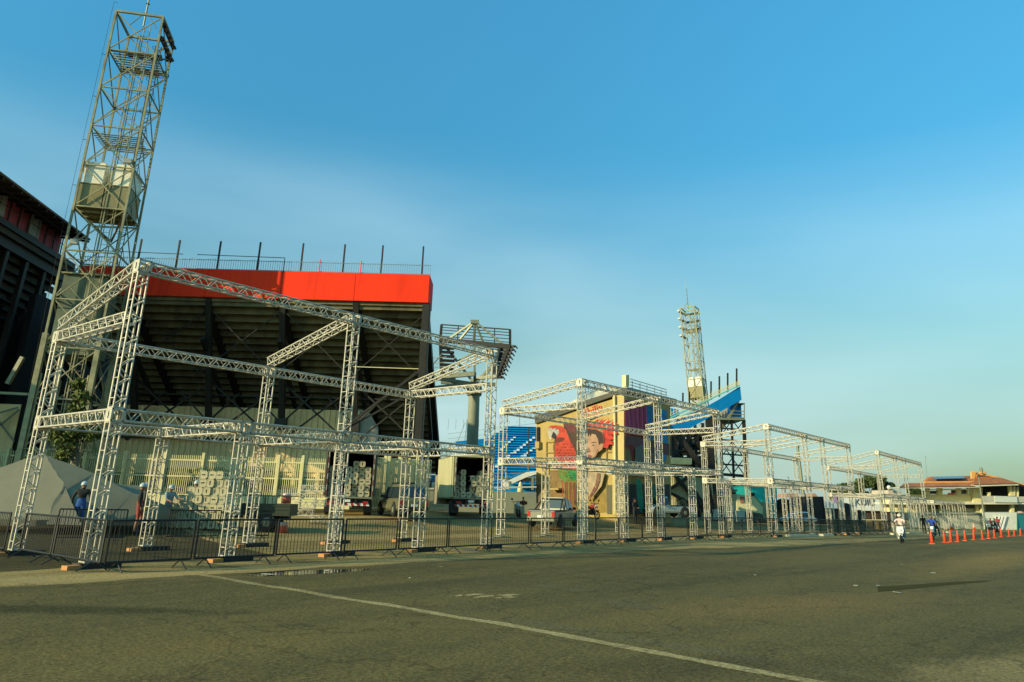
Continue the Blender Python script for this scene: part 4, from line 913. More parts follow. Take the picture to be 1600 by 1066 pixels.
bpart('pale_wall', [(1126, 642), (1137, 636), (1136, 654), (1124, 654)], CONC2, BY+2, .3)
bpart('balcony', [(1124, 653), (1164, 653.5), (1164, 656.5), (1124, 656)], GALV, BY-1, 5)
m = MB()
for k in (0, 5, 10): m.bar(P(1140, 652-k, BY-1), P(1163, 653-k, BY-1), .07)
m.bar(P(1163, 631, BY-1), P(1163, 655, BY-1), .09)
m.build('balcony_railing', GALV, bg_, world=True)
sc = thing('scaffold', 'dark thin scaffold braced under the cabin of the blue grandstand', 'scaffold', (P(1142, 700, BY).x, BY, 0))
for i, x in enumerate((1126, 1143, 1162)):
    m = MB(); m.bar(P(x, 656, BY-.5), P(x+3+i, 760, BY-.5), .32 if i == 2 else .22); m.build('upright', DKST, sc, world=True)
m = MB()
for y in (672, 690, 712, 728, 744): m.bar(P(1124, y-3, BY-.5), P(1164, y, BY-.5), .3 if y == 744 else .16)
for x0, x1 in ((1126, 1144), (1144, 1163)):
    for y in (656, 690, 716): m.bar(P(x0, y, BY-.5), P(x1, y+26, BY-.5), .09); m.bar(P(x1, y, BY-.5), P(x0, y+26, BY-.5), .09)
m.build('bracing', DKST, sc, world=True)
# cream cladding under blue stand
bpart('cladding_box', [(1047, 715), (1081, 716), (1081, 726), (1047, 725)], CLAD, BY-1.5, 2)
cw = thing('service_wall', 'cream corrugated wall with slanting dark braces right of the white pickup', 'wall', (P(1085, 800, 80).x, 80, .4))
m = MB(); a, b = P(1047, 745, 80), P(1112, 745, 80); n_ = 46
for i in range(n_): m.box((a.x+(b.x-a.x)*(i+.5)/n_, 80-(.05 if i % 2 else 0), (a.z+.2)/2), ((b.x-a.x)/n_, .12, a.z-.2))
m.build('wall', mat('cream_clad', (.52, .47, .26), .7), cw, world=True)
m = MB()
for p, q, wd in (((1047, 764), (1092, 735), .4), ((1050, 738), (1100, 795), .55), ((1047, 770), (1112, 806), .4), ((1102, 740), (1114, 800), .9), ((1082, 762), (1110, 806), .5)): m.bar(P(*p, 79.6), P(*q, 79.6), wd, .3)
m.build('brace', DKST, cw, world=True)
m = MB(); m.slab([P(1100, 796, 79), P(1125, 796, 79), P(1125, 812, 79), P(1100, 812, 79)], (0, 1, 0)); m.build('plinth', CONC2, cw, world=True)
# ------------------------------------------------------------------ buildings to the right
def bldg(name, label, cat, y, parts, px):
    t = thing(name, label, cat, (P(px, 800, y).x, y, -.4))
    for nm, mt, polys, dy, th in parts:
        m = MB()
        for p in (polys if isinstance(polys[0], list) else [polys]): m.slab([P(a, b, y+dy) for a, b in p], (0, th, 0))
        m.build(nm, mt, t, world=True)
    return t
def rect(a, b, c, d): return [(a, b), (c, b), (c, d), (a, d)]
bldg('shed', 'grey and cream low shed with a white notice right of the service wall', 'shed', 92, [('wall', mat('grey_wall', (.30, .31, .24), .8), [(1112, 752), (1141, 757), (1150, 768), (1150, 815), (1112, 815)], 0, 4), ('cream_wall', CREAM, rect(1108, 773, 1120, 812), -.3, .3), ('dark_opening', DARK, [rect(1120, 775, 1136, 812), rect(1141, 770, 1150, 812)], -.1, .1), ('window_band', GALV, [rect(1141, 765, 1152, 768), rect(1141, 790, 1152, 793)], -.3, .2)], 1130)
bldg('notice_board', 'white notice board leaning below the teal building', 'notice board', 86, [('board', WHT, rect(1141, 785, 1148, 801), 0, .1), ('leg', GALV, rect(1143, 801, 1144, 815), 0, .1)], 1145)
bldg('warehouse', 'plain teal warehouse behind the cream canvas tents', 'building', 110, [('wall', TEAL, [rect(1139, 754, 1190, 810), [(1190, 754), (1202, 757), (1202, 811), (1190, 810)]], 0, 14), ('side_wall', mat('teal_shade', (.03, .25, .24), .7), [(1202, 757), (1214, 760), (1214, 812), (1202, 811)], .3, 12), ('window', DARK, rect(1171, 770, 1179, 776), -.1, .12)], 1175)
ct = thing('canvas_tent', 'cream canvas tent with a faded red patch before the teal warehouse', 'tent', (P(1175, 812, 85).x, 85, -.2))
m = MB(); m.slab([P(a, b, 85) for a, b in ((1151, 772), (1178, 776), (1192, 793), (1192, 803), (1152, 798))], (0, 5, 0)); m.build('canvas', mat('canvas_cream', (.55, .52, .28), .8), ct, world=True)
m = MB(); m.slab([P(a, b, 84.9) for a, b in rect(1157, 776, 1163, 786)], (0, .1, 0)); m.build('faded_patch', mat('faded_red', (.30, .12, .08), .8), ct, world=True)
m = MB(); m.slab([P(a, b, 84.6) for a, b in ((1152, 798), (1164, 800), (1164, 816), (1154, 816))], (0, 5, 0)); m.build('side_skirt', mat('pale_tarp', (.40, .44, .36), .8), ct, world=True)
ct2 = thing('canvas_tent', 'olive canvas tent with rounded top right of the cream canvas tent', 'tent', (P(1190, 812, 88).x, 88, -.2))
m = MB(); m.slab([P(a, b, 88) for a, b in ((1176, 776), (1182, 777), (1188, 784), (1206, 786), (1206, 812), (1176, 812))], (0, 5, 0)); m.build('canvas', mat('canvas_olive', (.27, .27, .15), .8), ct2, world=True)
bldg('crash_barrier_pile', 'dark jumble of barriers and black sheets stacked before the olive tent', 'barrier pile', 84, [('dark_sheet', BLK, [(1174, 800), (1186, 802), (1192, 806), (1192, 814), (1174, 814)], 0, 1.5), ('rails', GALV, [rect(1175+i*2.4, 801, 1175.5+i*2.4, 814) for i in range(7)], -.3, .05)], 1184)
bldg('house', 'brown shed with salmon tiled roof right behind the white car', 'house', 120, [('wall', mat('brown_wall', (.20, .135, .085), .85), rect(1204, 796, 1248, 815), 0, 6), ('dark_front', DARK, [[(1211, 784), (1224, 779), (1234, 781), (1234, 796), (1211, 796)], rect(1246, 776, 1264, 812)], -1, 1), ('roof', mat('salmon_tile', (.40, .20, .12), .8), [[(1229, 772), (1247, 771), (1247, 777), (1229, 777)], [(1266, 772), (1274, 771), (1278, 776), (1266, 777)]], -1.3, 4), ('grey_shutter', CONC2, rect(1249, 773, 1257, 786), -1.4, .2)], 1240)
bldg('container', 'dark maroon container right of the salmon roofed house', 'container', 100, [('side', mat('maroon_dark', (.038, .025, .022), .75, 0, .2, 2, stretch=(6, 6, .5)), [(1262, 776), (1286, 776), (1291, 819), (1266, 818)], 0, 6), ('corner_post', DKST, [(1284.5, 776), (1286.5, 776), (1291.5, 819), (1289.5, 819)], -.1, .3)], 1276)
for k, q in enumerate(([(1298, 795), (1310, 795), (1311, 820), (1299, 819)], [(1318, 787), (1323, 786), (1330, 789), (1333, 820), (1320, 819)], [(1339, 797), (1346, 797), (1347, 820), (1341, 820)])):
    bldg('shade_sheet', ['flat topped black shade sheet, left of the tall rounded one', 'tall black shade sheet with a rounded top among the third frame columns', 'narrow black shade sheet below the banner wall lettering'][k], 'shade sheet', 98, [('sheet', BLK, q, 0, .25), ('frame', DKST, [(q[0][0]-.4, q[0][1]), (q[0][0]+.3, q[0][1]), (q[-1][0]+.3, q[-1][1]), (q[-1][0]-.4, q[-1][1])], -.1, .1)], q[0][0])
bn = bldg('banner_wall', 'long white banner wall with black lettering over dark openings', 'banner wall', 125, [('banner', mat('banner_white', (.60, .64, .60), .7), [(1313, 772), (1345, 774), (1411, 778), (1411, 799), (1345, 798), (1313, 797)], 0, .3), ('dark_bay', mat('dark_brown_bay', (.05, .035, .025), .9), [rect(1351, 797.5, 1360, 811), rect(1366, 798, 1374, 811.5), rect(1381, 798.5, 1391, 812), rect(1396, 799, 1410, 812)], .5, .5), ('wall', mat('tan_wall', (.36, .32, .2), .8), rect(1343, 797, 1411, 826), 1.2, 4), ('ledge', CREAM, rect(1348, 812, 1386, 815), -.3, .6), ('red_badge', mat('red_badge', (.45, .09, .07), .7), [[(1392, 782), (1398, 782), (1398, 788), (1392, 788)], [(1406, 785), (1410, 785), (1411, 795), (1407, 795)]], -.05, .06), ('purple_badge', mat('lilac', (.28, .20, .36), .7), [(1303, 774), (1308, 774), (1308, 786), (1303, 787)], -.05, .2)], 1370)
a, b = P(1336, 789.5, 124.9), P(1366, 790, 124.9)
text('KUIU', a, 1.42, b-a, mat('black_letters', (.02, .02, .02), .6), bn, 'lettering')
bldg('low_wall', 'yellow hoarding standing behind the scooter rider', 'hoarding', 90, [('panel', mat('yellow_panel', (.50, .36, .08), .7), [rect(1371, 819, 1375, 828), rect(1376, 820, 1380, 828)], 0, .3), ('cap', CREAM, rect(1370, 817.5, 1381, 819), -.1, .5)], 1376)
# big building with orange roof
RY = 112
OT = mat('orange_tile', (.44, .15, .035), .8, 0, .3, 1.2, bump=.3, col2=(.30, .09, .03))
OL = mat('orange_render', (.66, .33, .09), .7)
rb = thing('villa', 'two storey cream building with orange tiled roofs at the right edge', 'building', (P(1520, 800, RY).x, RY, -.7))
def rp(name, mtl, polys, dy=0, th=.3):
    for p in (polys if isinstance(polys[0], list) else [polys]):
        m = MB(); m.slab([P(a, b, RY+dy) for a, b in p], (0, th, 0)); m.build(name, mtl, rb, world=True)
rp('ground_wall', mat('grey_green_wall', (.33, .34, .25), .8, 0, .1, 1), [[(1428, 801), (1538, 801), (1543, 830), (1428, 830)]], 0, 1)
rp('coping', mat('coping_dark', (.22, .23, .18), .8), rect(1428, 802, 1537, 804), -.2, .3)
rp('upper_wall', CREAM, [[(1420, 773), (1534, 772), (1534, 787), (1420, 788)], rect(1420, 788, 1540, 801)], 1.2, 8)
rp('floor_slab', mat('pale_slab', (.62, .58, .40), .7), [[(1418, 785.5), (1612, 785), (1612, 788), (1418, 788.5)]], -.8, 10)
rp('window', mat('brown_glass', (.06, .045, .03), .3), [rect(1453, 767, 1465, 772), rect(1487, 764, 1495, 771), rect(1503, 765, 1512, 772), rect(1455, 789, 1468, 795), rect(1471, 790, 1478, 795), rect(1510, 789, 1526, 794.5)], 1.0, .2)
rp('window_pillar', CREAM, [[(1447, 762), (1453, 762), (1453, 773), (1447, 773)], rect(1465, 763, 1473, 773), rect(1495, 763, 1502, 773), rect(1512, 762, 1514, 773), rect(1517, 762, 1519, 773), rect(1521, 762, 1535, 786), rect(1525, 788, 1532, 801), rect(1468, 788, 1471, 801)], .6, .4)
rp('blind', mat('red_blind', (.50, .07, .05), .7), rect(1482, 770.5, 1492, 772.8), .5, .2)
rp('shade_rail', WHT, [rect(1447, 764.5, 1468, 766), rect(1474, 764, 1495, 766), rect(1501, 763.8, 1524, 765.5)], .3, .3)
rp('eaves', mat('eaves_white', (.68, .62, .46), .7), [[(1408, 761), (1523, 759.5), (1523, 762), (1408, 763.5)], [(1522, 757.5), (1590, 755.5), (1592, 758), (1522, 760.5)]], -1.5, 4)
a = [P(1406, 761, RY-1.7), P(1523, 759.5, RY-1.7), P(1521, 753.5, RY+2), P(1413, 755, RY+2)]
m = MB(); m.slab(a, (0, .3, -.1)); m.slab([P(1446, 753, RY+2.5), P(1521, 752, RY+2.5), P(1519, 744, RY+7), P(1455, 745.5, RY+7)], (0, .3, -.1)); m.build('tiled_roof', OT, rb, world=True)
m = MB(); m.slab([P(1522, 757, RY-1.7), P(1589, 755.3, RY-1.7), P(1608, 761, RY-.5), P(1560, 745, RY+3), P(1524, 739.5, RY+4)], (0, .4, -.1)); m.build('tiled_roof', mat('brown_tile', (.34, .11, .03), .8, 0, .3, 1.5), rb, world=True)
rp('ridge', OL, [[(1521, 757), (1525, 739), (1528, 738.5), (1526, 748), (1522.5, 758)], [(1524, 739), (1530, 738.5), (1560, 745.5), (1612, 760), (1612, 762), (1560, 747.5), (1530, 741)], [(1446, 752.5), (1521, 752), (1521, 754), (1446, 754.5)], rect(1518.5, 737, 1526, 748), rect(1532, 737.5, 1541, 742.5)], 1.8, .35)
rp('gable_fill', OT, [(1455, 745), (1519, 743.5), (1519, 753), (1447, 753)], 7.5, 1)
m = MB(); q = [P(1458, 751.5, RY+2.6), P(1507, 750.5, RY+2.6), P(1505, 747, RY+5.0), P(1460, 748, RY+5.0)]; m.slab([v+V((0, -.1, .22)) for v in q], (0, 0, .08)); m.build('solar_panel', mat('solar', (.035, .055, .08), .2), rb, world=True)
rp('terrace_void', DARK, [(1533, 760), (1608, 758), (1608, 786), (1535, 786)], 3, .2)
rp('terrace_column', CREAM, [[(1577, 760), (1581, 759.5), (1583, 775), (1579, 775)], rect(1584, 760, 1586.5, 775), rect(1545, 769, 1548, 776), rect(1590, 761, 1592, 776)], -.3, .5)
rp('balustrade', CONC2, [rect(1536, 775, 1555, 785), rect(1589, 776, 1612, 786)], -.8, .2)
rp('balcony_banner', mat('banner_pale', (.50, .54, .46), .7), [(1554, 775), (1589, 776), (1590, 785.5), (1555, 785)], -1.0, .15)
rp('lower_void', mat('tan_shade', (.20, .17, .09), .9), [[(1537, 788), (1581, 788), (1581, 800), (1539, 800)], [(1585, 788), (1612, 788), (1612, 800), (1585, 800)]], 2, .3)
rp('lower_column', CREAM, [rect(1580, 787, 1585, 802), rect(1534, 787, 1537, 802)], 0, .5)
rp('gate_wall', mat('gate_white', (.56, .57, .47), .7), [[(1536, 801), (1590, 801), (1590, 806), (1545, 806), (1545, 827), (1540, 827)], rect(1576, 806, 1590, 828), rect(1545, 806, 1576, 828)], -1.2, .3)
rp('gate_panel', WHT, [[(1556+k*5, 806), (1558.5+k*5, 806), (1552+k*5, 828), (1549.5+k*5, 828)] for k in range(4)], -1.5, .1)
rp('teal_gate', mat('teal_metal', (.015, .16, .17), .5), rect(1590, 803, 1612, 828), -1.4, .2)
rp('small_sign', mat('pink_sign', (.62, .42, .36), .7), rect(1591, 799, 1597, 802), -1.7, .1)
m = MB(); z = P(1534, 734, RY); m.lathe(P(1534, 740, RY+2), [(.22, 0), (.22, .7), (.05, .9)], 10); m.build('water_tank', GALV, rb, world=True)
def pole(x0, y0, x1, y1, Y, r, label, arm=None):
    t = thing('utility_pole', label, 'pole', P(x1, y1, Y)); p, q = P(x0, y0, Y), P(x1, y1, Y); m = MB(); m.tube(V((q.x, q.y, q.z)), p, r, 6, r*.7); m.build('shaft', GALV, t, world=True)
    if arm: m = MB(); m.bar(p, P(*arm, Y), r*.9); m.build('arm', DKST, t, world=True)
pole(1529, 745, 1541, 830, 106, .11, 'slanting pole in front of the orange roofed building', (1533, 744))
pole(1446, 714, 1454, 830, 118, .04, 'thin pale pole between the fourth frame and the orange roofed building', (1447, 713))
pole(1246, 697, 1257, 790, 120, .28, 'dark tall pole seen through the third truss frame', (1248, 700))
pole(1232, 746, 1237, 770, 115, .08, 'small street light pole left of the dark tall pole', (1230, 745))
pole(1349, 743, 1351, 776, 140, .10, 'thin pole before the far trees', (1350, 743))
pole(1540, 737, 1541, 745, 112, .06, 'short antenna rod on the orange roof')
pole(826, 668, 826, 735, 78, .11, 'dark thin lamp post in front of the blue seating beside the mural building', (834, 669))
for k, (x, y) in enumerate(((1433, 746),)):
    pass
dh = thing('satellite_dish', 'white satellite dish on the pale roof beside the far trees', 'dish', P(1390, 765, 130))
m = MB(); m.lathe(P(1390, 762, 130), [(.1, 0), (.36, .15), (.38, .2)], 12, 'Y'); m.build('dish', WHT, dh, world=True, smooth=True); m = MB(); m.bar(P(1390, 768, 130), P(1390, 762, 130), .1); m.build('bracket', GALV, dh, world=True)
bldg('low_roof', 'pale low roof beyond the fourth truss frame', 'roof', 131, [('roof', mat('pale_tile', (.52, .42, .30), .8), [(1388, 766), (1398, 766), (1420, 775), (1420, 779), (1388, 776)], 0, 6)], 1400)
# ------------------------------------------------------------------ trees
def leafm(pts_r, n, size, rng):
    m = MB()
    for _ in range(n):
        c, r = rng.choice(pts_r); d = V((rng.gauss(0, 1), rng.gauss(0, 1), rng.gauss(0, 1))).normalized()*r*(rng.random()**.4); d.z *= .8
        q = c+d; a = V((rng.gauss(0, 1), rng.gauss(0, 1), rng.gauss(0, 1))).normalized(); b = a.cross(V((rng.random(), rng.random(), rng.random()))).normalized(); s = size*rng.uniform(.6, 1.4)
        m.quad(q-a*s, q+b*s*.5, q+a*s, q-b*s*.5)
    return m
def tree(label, base, hgt, blobs, n, size, mtl, trunk=.18, grp=None, limbs=True, seed=1, nm='tree'):
    rng = random.Random(seed); t = thing(nm, label, 'tree', base, 0, grp)
    m = MB(); top = V((0, 0, hgt)); m.tube((0, 0, -.3), top*.6, trunk, 7, trunk*.6)
    for c, r in blobs: m.tube(top*.45, c, trunk*.45, 5, trunk*.12)
    m.build('trunk', BARK, t)
    leafm(blobs, n, size, rng).build('crown', mtl, t)
    return t
b0_ = P(105, 800, 52); b0_.z = .7
def rel(px, py, Y, base): return P(px, py, Y)-base
bl = [(rel(x, y, 52, b0_), r) for x, y, r in ((100, 670, 1.3), (88, 678, .9), (118, 672, 1.0), (130, 668, 1.1), (142, 678, .7), (108, 690, .9), (120, 640, .6), (128, 622, .7), (122, 600, .5), (104, 708, .8), (92, 724, .6))]
tree('leafy tree climbing the foot of the near lattice tower', b0_, 5.5, bl, 2300, .17, FOL2, .14, seed=4)
bsh = [(325, 745), (350, 748), (375, 742), (400, 750), (420, 752), (300, 752), (270, 748), (235, 755), (150, 745)]
for k, (x, y) in enumerate(bsh):
    b_ = P(x, 800, 60.5); b_.z = .7; t = thing('shrub', f'leafy shrub behind the cream railing fence, {ordn(k)} in the bed', 'shrub', b_, 0, 'shrubs behind the cream fence')
    rng = random.Random(k); bb = [(V((rng.uniform(-1, 1), rng.uniform(-.4, .4), rng.uniform(.6, 2.7))), rng.uniform(.4, .8)) for _ in range(7)]
    leafm(bb, 420, .16, rng).build('foliage', FOL2 if k % 2 else FOL, t)
    m = MB(); [m.tube((0, 0, 0), c, .03, 4) for c, r in bb]; m.build('stems', BARK, t)
for k, (x, y, w_, h_) in enumerate(((1326, 764, 14, 3), (1345, 760, 16, 4), (1365, 755, 20, 5.5), (1381, 760, 14, 4.5), (1310, 767, 10, 3), (1430, 768, 8, 2.5), (1599, 770, 9, 5))):
    Y = 190; b_ = P(x, 800, Y); b_.z = -.7; c = P(x, y, Y)-b_; rng = random.Random(k+20)
    bb = [(c+V((rng.uniform(-.5, .5)*w_/1153*Y*1.4, rng.uniform(-2, 2), rng.uniform(-.9, .35)*h_*.6)), rng.uniform(.8, 1.5)) for _ in range(9)]
    tree(['round dark tree at the left end of the far tree line', 'dark tree in the far tree line, left of the tallest', 'tallest dark tree in the far line behind the banner wall', 'dark tree just left of the pale low roof', 'low dark tree behind the third frame end', 'small dark tree left of the orange roofed building', 'dark tree beyond the right end of the orange roofed building'][k], b_, c.z, bb, 1500, .34, FOL, .25, 'far dark trees', seed=k)
# ------------------------------------------------------------------ vehicles
def loftx(m, secs):      # secs: list of (x, [(y,z)...]) rings
    k = len(secs[0][1]); vs = [V((x, y, z)) for x, r in secs for y, z in r]
    fs = [(i*k+j, i*k+(j+1) % k, (i+1)*k+(j+1) % k, (i+1)*k+j) for i in range(len(secs)-1) for j in range(k)]
    fs += [tuple(range(k))[::-1], tuple(range((len(secs)-1)*k, len(secs)*k))]; return m.add(vs, fs)
def ring(w, z0, z1, r=.12):   # rounded box section
    return [(-w+r*.5, z0), (w-r*.5, z0), (w, z0+r), (w, z1-r), (w-r, z1), (-w+r, z1), (-w, z1-r), (-w, z0+r)]
def wheel(t, x, y, r, wd=.2, side=1, rim=None, cap=True):
    m = MB(); m.lathe((x, y, r), [(r*.55, -wd/2), (r*.93, -wd/2), (r, -wd*.35), (r, wd*.35), (r*.93, wd/2), (r*.55, wd/2)], 20, 'Y'); o = m.build('wheel', RUB, t)
    m = MB(); m.lathe((x, y+side*wd*.35, r), [(r*.6, -.02), (r*.58, .03), (r*.25, .045), (r*.1, .05)], 16, 'Y'); q = m.build('rim', rim or GALV, o)
    return o
def glassq(m, *pts): m.quad(*pts)
def pickup(name, label, loc, rz, col, L_=5.1, w=.92, cab='double', grp='vehicles parked in the yard', rack=False, suv=False, sedan=False, hh=1.0):
    body = mat('paint_%g_%g_%g' % col, col, .28, .25, .05, 2, spec=.5)
    t = thing(name, label, 'car' if sedan else 'suv' if suv else 'pickup truck', loc, rz, grp)   # faces +x
    h = L_/2; zb = .32; zw = (.78 if sedan else .98)*hh; m = MB()
    bed = not suv and not sedan
    hood = zw-.02
    loftx(m, [(-h, ring(w*.9, zb+.18, zw-.12)), (-h+.12, ring(w*.98, zb, zw)), (-h+.8, ring(w, zb, zw+(.04 if not bed else 0))), (h*.25, ring(w, zb, zw)), (h*.45, ring(w, zb, hood)), (h-.5, ring(w*.97, zb, hood-.10)), (h-.12, ring(w*.9, zb, hood-.2)), (h, ring(w*.8, zb+.1, hood-.32))])
    m.build('body', body, t)
    if bed: cx0, cx1 = (-h*.12 if cab == 'double' else h*.05), h*.52
    elif suv: cx0, cx1 = -h+.12, h*.46
    else: cx0, cx1 = -h*.72, h*.45
    zt = (1.44 if sedan else 1.78)*hh; rr = w*.76
    rk = .45 if sedan else .12 if bed else .25; fk = .8 if sedan else .62
    m = MB(); loftx(m, [(cx0, ring(w*.96, zw-.05, zw+.02, .02)), (cx0+rk, ring(rr, zw-.05, zt-.02, .1)), ((cx0+cx1)/2, ring(rr*1.02, zw-.05, zt, .1)), (cx1-fk, ring(rr, zw-.05, zt-.06, .1)), (cx1, ring(w*.92, zw-.05, zw+.02, .02))]); m.build('cab', body, t)
    def yw(z): k = (z-zw)/(zt-zw); return w*.96*(1-k)+rr*k+.0
    nwin = 2 if (suv or sedan or cab == 'double') else 1
    xa, xb = cx0+rk+.02, cx1-fk*.55
    for s in (-1, 1):
        for k in range(nwin):
            u0, u1 = xa+(xb-xa)*k/nwin+.04, xa+(xb-xa)*(k+1)/nwin-.04; m = MB(); z0, z1 = zw+.06, zt-.14
            f = .28 if k == nwin-1 else 0; bk = .12 if k == 0 else 0
            m.slab([V((u0-bk, s*(yw(z0)+.005), z0)), V((u1+f*.6, s*(yw(z0)+.005), z0)), V((u1-f*.4, s*(yw(z1)+.012), z1)), V((u0, s*(yw(z1)+.012), z1))], (0, s*.012, 0)); m.build('window', GLASS, t)
    m = MB(); m.slab([V((cx1-.08, -w*.82, zw+.08)), V((cx1-.08, w*.82, zw+.08)), V((cx1-fk+.02, rr*.86, zt-.10)), V((cx1-fk+.02, -rr*.86, zt-.10))], (.03, 0, .03)); m.build('windscreen', GLASS, t)
    m = MB(); x0_ = cx0+.05; m.slab([V((x0_-.02, -w*.8, zw+.10)), V((x0_-.02, w*.8, zw+.10)), V((cx0+rk-.02, rr*.84, zt-.14)), V((cx0+rk-.02, -rr*.84, zt-.14))], (-.03, 0, .02)); m.build('rear_window', GLASS, t)
    r = .36 if not sedan else .32
    for x in (-h+.95, h-.9):
        for s in (-1, 1):
            m = MB(); m.lathe((x, s*(w-.045), r+.03), [(r+.07, -.05), (r+.07, .052)], 20, 'Y'); m.build('wheel_arch', BLK, t)
            wheel(t, x, s*(w-.06), r, .24, s)
    for s in (-1, 1):
        m = MB(); m.box((-h+.05, s*w*.83, zw-.22), (.12, .18, .30)); m.build('tail_light', mat('tail_red', (.40, .02, .015), .3), t)
        m = MB(); m.box((h-.17, s*w*.68, hood-.30), (.2, .34, .15)); m.build('headlight', mat('lamp_glass', (.65, .66, .6), .15), t)
        m = MB(); m.box((cx1-.35, s*(w+.1), zw+.12), (.12, .2, .16)); m.build('mirror', BLK, t)
        m = MB(); m.box((h*.12, s*(w+.006), zw-.2), (.16, .02, .03)); m.build('door_handle', GALV, t)
    m = MB(); m.box((-h-.03, 0, zb+.14), (.16, w*1.85, .2)); m.build('rear_bumper', GALV if bed else BLK, t)
    m = MB(); m.box((h-.01, 0, zb+.16), (.16, w*1.6, .24)); m.build('front_bumper', body if sedan else BLK, t)
    m = MB(); m.box((h-.05, 0, hood-.33), (.14, w*.9, .14)); m.build('grille', BLK, t)
    m = MB(); m.box((-h-.10, 0, zb+.30), (.03, .4, .13)); m.build('number_plate', WHT, t)
    if bed:
        m = MB(); m.box(((-h+cx0)/2+.02, 0, zw-.0), (cx0+h-.25, w*1.72, .03)); m.build('bed_liner', BLK, t)
        m = MB()
        for s in (-1, 1): m.bar((-h+.15, s*w*.93, zw+.02), (cx0-.02, s*w*.93, zw+.02), .08, .05)
        m.build('bed_rail', BLK, t)
        if cab == 'double':
            m = MB(); m.path([(cx0-.05, -w*.8, zw), (cx0-.05, -w*.72, zt-.1), (cx0-.05, w*.72, zt-.1), (cx0-.05, w*.8, zw)], .04, 6); m.bar((cx0-.05, w*.7, zt-.1), (-h+1.2, w*.9, zw), .06); m.bar((cx0-.05, -w*.7, zt-.1), (-h+1.2, -w*.9, zw), .06); m.build('sports_bar', BLK, t)
    if rack:
        m = MB()
        for s in (-1, 1): m.bar((cx0+.3, s*rr*.8, zt+.06), (cx1-fk, s*rr*.8, zt+.06), .05)
        for i in range(6): x = cx0+.4+i*(cx1-fk-cx0-.5)/5; m.bar((x, -rr*.8, zt+.09), (x, rr*.8, zt+.09), .05)
        m.build('roof_rack', BLK, t)
    return t
def face(dx, dy): return math.atan2(dy, dx)
def place(px, py): return G(px, py)
def pz(px, Y, z=None):   # position at column px, depth Y, on terrain
    q = P(px, 800, Y); return V((q.x, Y, terr(q.x, Y) if z is None else z))
pickup('pickup_truck', 'silver grey double cab pickup with red tail lights parked before the parrot mural', pz(866, 50, .22), face(.38, .92), (.26, .25, .18), L_=5.0, w=.95)
pickup('pickup_truck', 'small silver single cab pickup parked beside the shaded mural wall', pz(1041, 64, .72), face(-.93, -.37), (.38, .45, .42), L_=4.4, w=.84, cab='single', hh=.9)
pickup('sedan', 'white rounded sedan seen through the third truss frame', pz(1243, 90, -.22), face(-.97, -.25), (.66, .68, .62), L_=4.5, w=.88, sedan=True)
pickup('parked_suv', 'dark dusty suv with roof rack parked between the two box trucks', pz(627, 47, .70), face(-.42, .9), (.16, .155, .085), L_=4.7, w=.92, suv=True, rack=True)
TS = {}
def unit_proto():        # short truss section seen end-on: slotted plate + lattice
    t = thing('truss_section', 'x', 'truss section'); a = .165
    m = MB(); r = .06
    def oc(w): return [(-w+r, -w), (w-r, -w), (w, -w+r), (w, w-r), (w-r, w), (-w+r, w), (-w, w-r), (-w, -w+r)]
    o8, i4 = oc(a), [(-.028, -.09), (.028, -.09), (.028, .09), (-.028, .09)]
    for y in (0, .012):
        pass
    vs = [V((x, 0, z)) for x, z in o8]+[V((x, 0, z)) for x, z in i4]
    m.add(vs, [(0, 1, 9, 8), (1, 2, 9), (2, 3, 10, 9), (3, 4, 10), (4, 5, 11, 10), (5, 6, 11), (6, 7, 8, 11), (7, 0, 8)])
    m.slab([V((x, .002, z)) for x, z in oc(a)][:0] or [V((-a, .3, -a)), V((a, .3, -a)), V((a, .3, a)), V((-a, .3, a))], (0, .01, 0)) if 0 else None
    for i in range(8):
        (x0, z0), (x1, z1) = o8[i], o8[(i+1) % 8]; m.bar((x0, .0, z0), (x1, .0, z1), .022)
    m.build('end_plate', mat('plate_cream', (.44, .39, .23), .55), t)
    m = MB()
    for sx in (-1, 1):
        for sz in (-1, 1): m.bar((sx*.13, .02, sz*.13), (sx*.13, 1.1, sz*.13), .05)
        for k in range(3): m.bar((sx*.13, .02+k*.36, -.13), (sx*.13, .2+k*.36, .13), .028); m.bar((sx*.13, .2+k*.36, .13), (sx*.13, .38+k*.36, -.13), .028)
    m.build('lattice', ALU, t); return reg(t)
UP_ = unit_proto(); ufirst = True
def unit(p, rz, roll, label, grp):
    global ufirst
    if ufirst: o = UP_; o.location = p; o['label'] = label; o['group'] = grp; ufirst = False
    else: o = dup(UP_, p, 0, label, grp)
    o.rotation_euler = (0, roll, rz); return o
